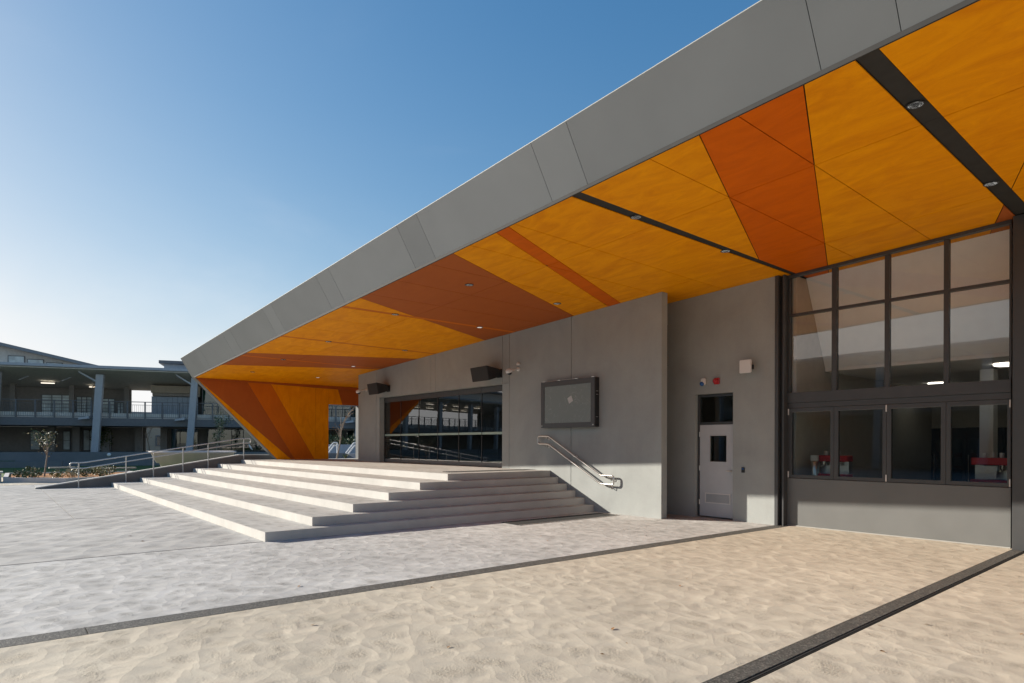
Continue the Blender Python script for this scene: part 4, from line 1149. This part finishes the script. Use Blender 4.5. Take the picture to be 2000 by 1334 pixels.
PA(MB().box(9.6, 16, 1.2, 6, 6.4, 7.45), 'roof_monitor', M['ven_clad'], bA); PA(MB().box(9.3, 16.3, .9, 6.3, 7.46, 7.68), 'monitor_roof', M['ven_slab'], bA)

# second block behind the camera, seen in the glazing
colsB = [-36 + 6.0 * k for k in range(9)]
bB, XB, PB = veranda('veranda_building', 'two storey veranda block facing the hall across the plaza, mirrored in the windows', (0, -22.0, 0), (1, 0), (0, -1), -42, 16, 0.02, colsB,
                     [], hi=0.95)

# beige house seen through the undercroft
hs = thing('beige_house', 'small beige house glimpsed through the undercroft of the school block', 'building', (-95, 14, 0))
MB().box(-100, -92, 8, 30, -.05, 5.2).build('wall', M['ven_beige'], hs)
MB().box(-100.5, -91.6, 7.6, 30.4, 5.201, 5.5).build('roof', M['ven_roof'], hs)
for k in range(3):
    f = MB().box(-91.99, -91.93, 11.5 + k * 5, 13.5 + k * 5, 1.2, 2.6).build('window', M['ven_slab'], hs)
    MB().box(-91.925, -91.915, 11.6 + k * 5, 13.4 + k * 5, 1.3, 2.5).build('pane', M['glass_dark'], f)

# ------------------------------------------------------------------ landscape on the left
XW = frame_xf(OA, uA, nA)
rt = thing('retaining_wall', 'dark concrete retaining wall below the columns of the school block', 'wall', tuple(XW @ Vector((5, -.9, 0))))
MB().box(-34, 24, -1.0, -.72, -.05, .97).build('wall', M['retain'], rt, 0, XW)
MB().box(-34, 24, -.72, .0, -.05, .93).build('backfill', M['soil'], rt, 0, XW)
lt = thing('low_wall', 'low dark terrace wall with a strip of grass behind, left of the columns', 'wall', tuple(XW @ Vector((-3, -3.6, 0))))
MB().box(-34, 4.6, -3.8, -3.5, -.05, .42).build('wall', M['retain'], lt, 0, XW)
tg = MB().box(-34, 1.2, -3.49, -1.01, .0, .40).build('grass_strip', M['grass'], None, 0, XW); tg['kind'] = 'structure'
lawn = MB().prism([(-53.5, -14), (-38.0, -14), (-37.6, 4.0), (-36.2, 6.2), (-32.0, 6.6), (-32.0, 10.6), (-46.0, 19.0), (-52, 10)], lambda p, t: (p[0], p[1], t), -.05, .02).build('lawn', M['grass'])
lawn['kind'] = 'structure'
pth = MB().prism([(-38, -19), (-30.31, -19), (-30.31, 6.5), (-32.1, 6.5), (-36.2, 6.1), (-37.9, 3.9)], lambda p, t: (p[0], p[1], t), -.05, .004).build('path', M['pave_tan'])
pth['kind'] = 'structure'
# garden bed with kerb
gb = [(-32.7, .45), (-30.75, 2.35), (-31.2, 4.3), (-36.8, 5.6), (-37.6, .6)]
bed = thing('garden_bed', 'kerbed garden bed with orange mulch and low shrubs beside the lawn', 'garden bed', (-33.5, 2.5, 0))
inn = inset(gb, .16)
for i in range(len(gb)):
    a, b_ = gb[i] if area(gb) > 0 else gb[::-1][i], None
gbo = gb if area(gb) > 0 else gb[::-1]
def offs(p): return inset(p, .16)
ino = offs(gbo)
ino = ino[1:] + ino[:1] if False else ino
kb = MB()
n = len(gbo)
# match inner vertices to outer ones by nearest distance
ino = [min(ino, key=lambda q: (q[0] - p[0]) ** 2 + (q[1] - p[1]) ** 2) for p in gbo]
for i in range(n):
    j = (i + 1) % n
    v = [gbo[i], gbo[j], ino[j], ino[i]]
    MB().prism(v, lambda p, t: (p[0], p[1], t), -.04, .20).build('kerb', M['concrete_step'] if i % 2 else M['bowl'], bed)
MB().prism(ino, lambda p, t: (p[0], p[1], t), -.04, .15).build('mulch', M['mulch'], bed)

def leaf_cloud(mb, c, rx, ry, rz, n, size, rng):
    for _ in range(n):
        while True:
            p = Vector((rng.uniform(-1, 1), rng.uniform(-1, 1), rng.uniform(-1, 1)))
            if p.length <= 1: break
        p = Vector((c[0] + p.x * rx, c[1] + p.y * ry, c[2] + p.z * rz))
        leafq(mb, p, size * rng.uniform(.6, 1.3), rng)
def leafq(mb, p, s, rng):
    d = Vector((rng.uniform(-1, 1), rng.uniform(-1, 1), rng.uniform(-.3, 1))).normalized()
    t = d.cross(Vector((rng.uniform(-1, 1), rng.uniform(-1, 1), rng.uniform(-1, 1)))).normalized()
    w = t * s * .3
    mb.add([p, p + d * s * .5 + w, p + d * s, p + d * s * .5 - w], [(0, 1, 2, 3)])
def small_tree(base, h, label, seed, mats, nleaf, leaf, spread=.45, trunk_r=.025, lean=(0, 0), levels=3, first=.35, twigs=None):
    rng = random.Random(seed)
    t = thing('small_tree' if nleaf > 60 else 'bare_tree', label, 'tree', base)
    tr = MB(); tips = []
    B = Vector(base)
    def grow(p, d, L, r, lv):
        pts = [p]; q = p.copy(); dd = d.copy()
        for k in range(4):
            dd = (dd + Vector((rng.uniform(-.18, .18), rng.uniform(-.18, .18), rng.uniform(-.02, .12)))).normalized()
            q = q + dd * L / 4; pts.append(q.copy())
        tr.tube(pts, r, 6, False, r * .45)
        tips.extend(pts[1:] if lv > 0 else pts[3:])
        if lv < levels - 1:
            for k in range(rng.randint(3, 4) if lv == 0 else rng.randint(2, 3)):
                f = rng.uniform(first if lv == 0 else .3, 1)
                i = min(3, int(f * 4)); o = pts[i].lerp(pts[i + 1], f * 4 - i)
                a = rng.uniform(0, 6.28)
                nd = (dd + Vector((math.cos(a), math.sin(a), .15)) * rng.uniform(.5, 1.0)).normalized()
                grow(o, nd, L * rng.uniform(.4, .65), r * .5, lv + 1)
    grow(B, Vector((lean[0], lean[1], 1)).normalized(), h * .8, trunk_r, 0)
    tr.build('trunk', M['bark'], t)
    for mi, mk in enumerate(mats):
        cb = MB()
        for _ in range(nleaf // len(mats)):
            tp = rng.choice(tips)
            leafq(cb, tp + Vector((rng.gauss(0, 1), rng.gauss(0, 1), rng.gauss(0, 1))) * spread * .25, leaf * rng.uniform(.6, 1.4), rng)
        o = cb.build('crown', M[mk], t); o['kind'] = 'stuff'
    return t
small_tree((-33.9, 1.85, .14), 1.95, 'sparse young tree with thin twisted branches in the mulched garden bed', 11, ('leaf_olive', 'leaf_dark', 'leaf_pale'), 300, .08, .5, .035, (.0, .10), 4, .1)
small_tree((-46.6, 11.9, .02), 2.9, 'slim upright young tree with pale tips in front of the dark undercroft', 5, ('leaf_olive', 'leaf_pale', 'leaf_dark'), 620, .12, .35, .04, (0, 0), 3, .3)
small_tree((-31.6, 14.05, .80), 2.75, 'bare young tree with forked pale trunk seen through the opening in the end wall', 23, ('leaf_dry',), 50, .09, .25, .05, (0, .02), 3, .3)
small_tree((-54.0, 9.3, .95), 2.4, 'leafless sapling against the dark undercroft glass', 31, ('leaf_dry',), 12, .08, .3, .04, (0, .05), 2, .3)
small_tree((-56.5, 6.6, .95), 1.9, 'bushy dark green tree standing under the balcony', 37, ('leaf_dark', 'leaf_dark', 'leaf_olive'), 900, .16, .8, .05, (0, 0), 3, .1)
# shrubs in the bed
rng = random.Random(3)
shr = [(-32.2, 1.3, .30, 'leaf_dark'), (-32.9, 1.0, .28, 'leaf_dark'), (-33.4, 1.5, .36, 'leaf_olive'), (-32.0, 2.2, .28, 'leaf_olive'), (-32.3, 2.7, .32, 'leaf_pale'), (-32.6, 3.2, .34, 'leaf_dark'),
       (-32.4, 3.7, .33, 'leaf_olive'), (-33.4, 3.9, .36, 'leaf_pale'), (-33.9, 3.0, .33, 'leaf_dark'), (-34.4, 4.3, .38, 'leaf_olive'), (-35.2, 1.4, .36, 'leaf_dark'), (-34.8, 3.8, .34, 'leaf_olive')]
SHL = ['at the front kerb near its left corner', 'leftmost by the box seat', 'just left of the young tree', 'at the front corner of the kerb', 'second along the front kerb',
       'third along the front kerb', 'nearest the handrail end', 'behind the handrail end', 'right of the young tree', 'at the back near the slab bench', 'at the back left by the lawn', 'in the middle of the back row']
for i, (x, y, h, mk) in enumerate(shr):
    s = thing('low_shrub', ['dark leafy', 'olive green', 'grey green'][('leaf_dark', 'leaf_olive', 'leaf_pale').index(mk)] + ' low shrub, ' + SHL[i], 'shrub', (x, y, .15), 'low shrubs in the garden bed')
    b_ = MB(); leaf_cloud(b_, (x, y, .15 + h * .5), .3, .3, h * .6, 160, .09, rng); o = b_.build('foliage', M[mk], s); o['kind'] = 'stuff'
    st_ = MB()
    for k in range(4): st_.tube([(x, y, .14), (x + rng.uniform(-.2, .2), y + rng.uniform(-.2, .2), .15 + h)], .008, 5)
    st_.build('stem', M['bark'], s)
# bowl planter, benches, box seat
bw2 = thing('bowl_planter', 'large pale concrete bowl planter tapering down to the lawn behind the handrail', 'planter', (-36.2, 8.25, 0))
MB().lathe([(1.35, 0.0), (1.40, .28), (1.45, .30), (1.58, .56), (1.70, .58), (1.95, 1.06), (2.03, 1.08), (2.05, 1.17), (1.86, 1.17), (1.78, 1.0)], (-36.2, 8.25, .02), (0, 0, 1), 48).build('bowl', M['bowl'], bw2)
MB().lathe([(1.77, 0), (1.77, .04)], (-36.2, 8.25, .98), (0, 0, 1), 40).build('soil', M['soil'], bw2)
def bench(x, y0, y1, z, label):
    s = thing('slab_bench', label, 'bench', (x, (y0 + y1) / 2, 0), 'slab benches by the lawn')
    MB().box(x - .25, x + .25, y0, y1, z - .08, z).build('seat', M['timber'], s, .01)
    for y in (y0 + .3, y1 - .45): MB().box(x - .2, x + .2, y, y + .15, .004, z - .082).build('leg', M['retain'], s)
bench(-40.5, 2.4, 3.7, .34, 'slab bench on the lawn edge behind the left end of the handrail')
bench(-38.6, 4.6, 6.0, .33, 'slab bench near the bowl planter behind the handrail posts')
bx = thing('box_seat', 'small grey concrete box seat at the left end of the garden kerb', 'seat', (-33.2, .2, 0))
MB().box(-33.6, -32.9, -.5, .40, .004, .33).build('base', M['bowl'], bx, .01); MB().box(-33.66, -32.84, -.56, .46, .37, .43).build('top', M['concrete_step'], bx, .01)
MB().box(-33.5, -33.0, -.4, .30, .33, .37).build('shadow_gap', M['black'], bx)
lp = thing('wall_light', 'small round white light on the dark retaining wall behind the handrail', 'light', tuple(XW @ Vector((6.6, -1.05, .75))))
MB().lathe([(.10, 0), (.13, .05), (.10, .10), (.03, .12)], tuple(XW @ Vector((6.6, -1.0, .78))), (-nA[0], -nA[1], .1), 16).build('globe', M['feather'], lp)
MB().lathe([(.06, 0), (.06, .02)], tuple(XW @ Vector((6.6, -1.0, .70))), (-nA[0], -nA[1], 0), 12).build('backplate', M['black'], lp)
# white bird on the coping of the retaining wall
bp_ = XW @ Vector((15.6, -.86, .97))
bd = thing('bird', 'white bird standing on the dark retaining wall beyond the handrail end', 'bird', tuple(bp_))
bm_ = MB()
ux, uy = uA
def bpt(s, z, d=0): return (bp_.x + ux * s + nA[0] * d, bp_.y + uy * s + nA[1] * d, bp_.z + z)
def blob(mb, pts): 
    n = 12; rings = []
    for (s, z, r) in pts: rings.append([(bp_.x + ux * s + nA[0] * r * math.cos(6.283 * k / n), bp_.y + uy * s + nA[1] * r * math.cos(6.283 * k / n), bp_.z + z + r * math.sin(6.283 * k / n)) for k in range(n)])
    vs = [v for r_ in rings for v in r_]
    fs = [(i * n + k, i * n + (k + 1) % n, (i + 1) * n + (k + 1) % n, (i + 1) * n + k) for i in range(len(pts) - 1) for k in range(n)]
    mb.add(vs, fs, True); mb.add(rings[0], [tuple(range(n))]); mb.add(rings[-1], [tuple(range(n))])
blob(bm_, [(.20, .14, .01), (.15, .19, .05), (.08, .28, .10), (.0, .38, .115), (-.06, .48, .085), (-.09, .56, .05), (-.10, .63, .055), (-.14, .66, .05), (-.18, .655, .02)])
bm_.build('body', M['feather'], bd)
MB().tube([bpt(-.17, .655), bpt(-.24, .64), bpt(-.28, .60)], .015, 6, False, .005).build('beak', M['black'], bd)
for d in (-.04, .04): MB().tube([bpt(.02, .22, d), bpt(.05, .11, d), bpt(.02, 0, d), bpt(-.05, 0.005, d)], .011, 6).build('leg', M['black'], bd)
# terrace, planter walls and stair rails beyond the opening
ter = MB().prism([(-27.75, 9.7), (-27.75, 24), (-40, 24), (-44, 17), (-33, 11.2)], lambda p, t: (p[0], p[1], t), -.05, .80).build('terrace', M['pave_gray'])
ter['kind'] = 'structure'
pw = thing('planter_wall', 'blue grey planter wall with a hedge on top beyond the opening', 'wall', (-38, 17.5, .8))
MB().hexa([(-37.2, 15.0, .8), (-36.9, 19.5, .8), (-37.2, 19.5, .8), (-37.5, 15.0, .8), (-37.2, 15.0, 1.55), (-36.9, 19.5, 1.55), (-37.2, 19.5, 1.55), (-37.5, 15.0, 1.55)]).build('wall', M['ven_clad'], pw)
sw = thing('ramp_wall', 'low dark wall with a sloping end beside the white stair rails', 'wall', (-33.2, 15, .8))
MB().prism([(13.2, .80), (15.9, .80), (15.35, 1.08), (13.2, 1.08)], lambda p, t: (t, p[0], p[1]), -33.6, -33.4).build('wall', M['retain'], sw)
MB().prism([(15.45, 1.03), (15.9, .80), (17.2, .80), (17.2, 1.05)], lambda p, t: (t, p[0], p[1]), -33.9, -33.7).build('pale_wall', M['bowl'], sw)
def stair_rail(y, label):
    s = thing('stair_rail', label, 'handrail', (-34.0, y, .8), 'white stair rails beyond the opening')
    x = -34.6
    MB().tube(round_path([(x, y - .62, 1.05), (x, y - .12, 1.66), (x, y + .12, 1.66), (x, y + .12, 1.50), (x, y - .08, 1.50), (x, y - .52, .95)], .06), .035, 8, True).build('rail', M['feather'], s)
    MB().tube([(x, y + .10, .80), (x, y + .10, 1.52)], .03, 8).build('post', M['feather'], s)
stair_rail(15.3, 'white tubular stair rail behind the bare tree, seen through the opening')
stair_rail(16.55, 'white tubular stair rail right of the bare tree, seen through the opening')
rng = random.Random(9)
hg = thing('clipped_hedge', 'dark green hedge growing on top of the blue grey planter wall', 'hedge', (-37.3, 17, 1.5))
b_ = MB()
for k in range(9): leaf_cloud(b_, (-37.3 + rng.uniform(-.1, .1), 15.2 + k * .5, 1.72 + rng.uniform(-.05, .15)), .3, .4, .28, 130, .13, rng)
o = b_.build('foliage', M['leaf_dark'], hg); o['kind'] = 'stuff'
for i, (y, lb) in enumerate(((13.15, 'tufted green plant at the left edge of the opening'), (14.4, 'tufted green plant right of the bare tree trunk'), (15.35, 'tufted green plant near the right edge of the opening'))):
    s = thing('tufted_plant', lb, 'plant', (-31.3, y, .80), 'tufted plants beyond the opening')
    b_ = MB()
    for k in range(26):
        a = rng.uniform(0, 6.28); L = rng.uniform(.22, .42)
        d = Vector((math.cos(a) * .5, math.sin(a) * .5, rng.uniform(.6, 1))).normalized(); w = Vector((-math.sin(a), math.cos(a), 0)) * .025
        p = Vector((-31.3, y, .80)); m_ = p + d * L * .6; e = p + d * L + Vector((0, 0, -.05))
        b_.add([p - w, p + w, m_ + w, m_ - w, e], [(0, 1, 2, 3), (3, 2, 4)])
    b_.build('foliage', M['leaf_olive'], s)['kind'] = 'stuff'

# ------------------------------------------------------------------ litter on the paving
rng = random.Random(21)
lb_ = MB()
spots = [(-4.6, 2.2), (-5.2, 1.5)]
for _ in range(90):
    x, y = rng.uniform(-16, 2), rng.uniform(1.5, 11.8)
    if x < SX + .3 and y > 3.3: continue
    s = rng.uniform(.012, .035); a = rng.uniform(0, 6.28)
    c, sn = math.cos(a) * s, math.sin(a) * s
    z = .004
    lb_.add([(x - c, y - sn, z), (x + sn * .5, y - c * .5, z + s * .35), (x + c, y + sn, z + s * .2), (x - sn * .5, y + c * .5, z + s * .1)], [(0, 1, 2, 3)])
lo = lb_.build('leaf_litter', M['leaf_dry'])
tag(lo, 'small dry brown leaves scattered over the paving', 'leaf litter', None, 'stuff')
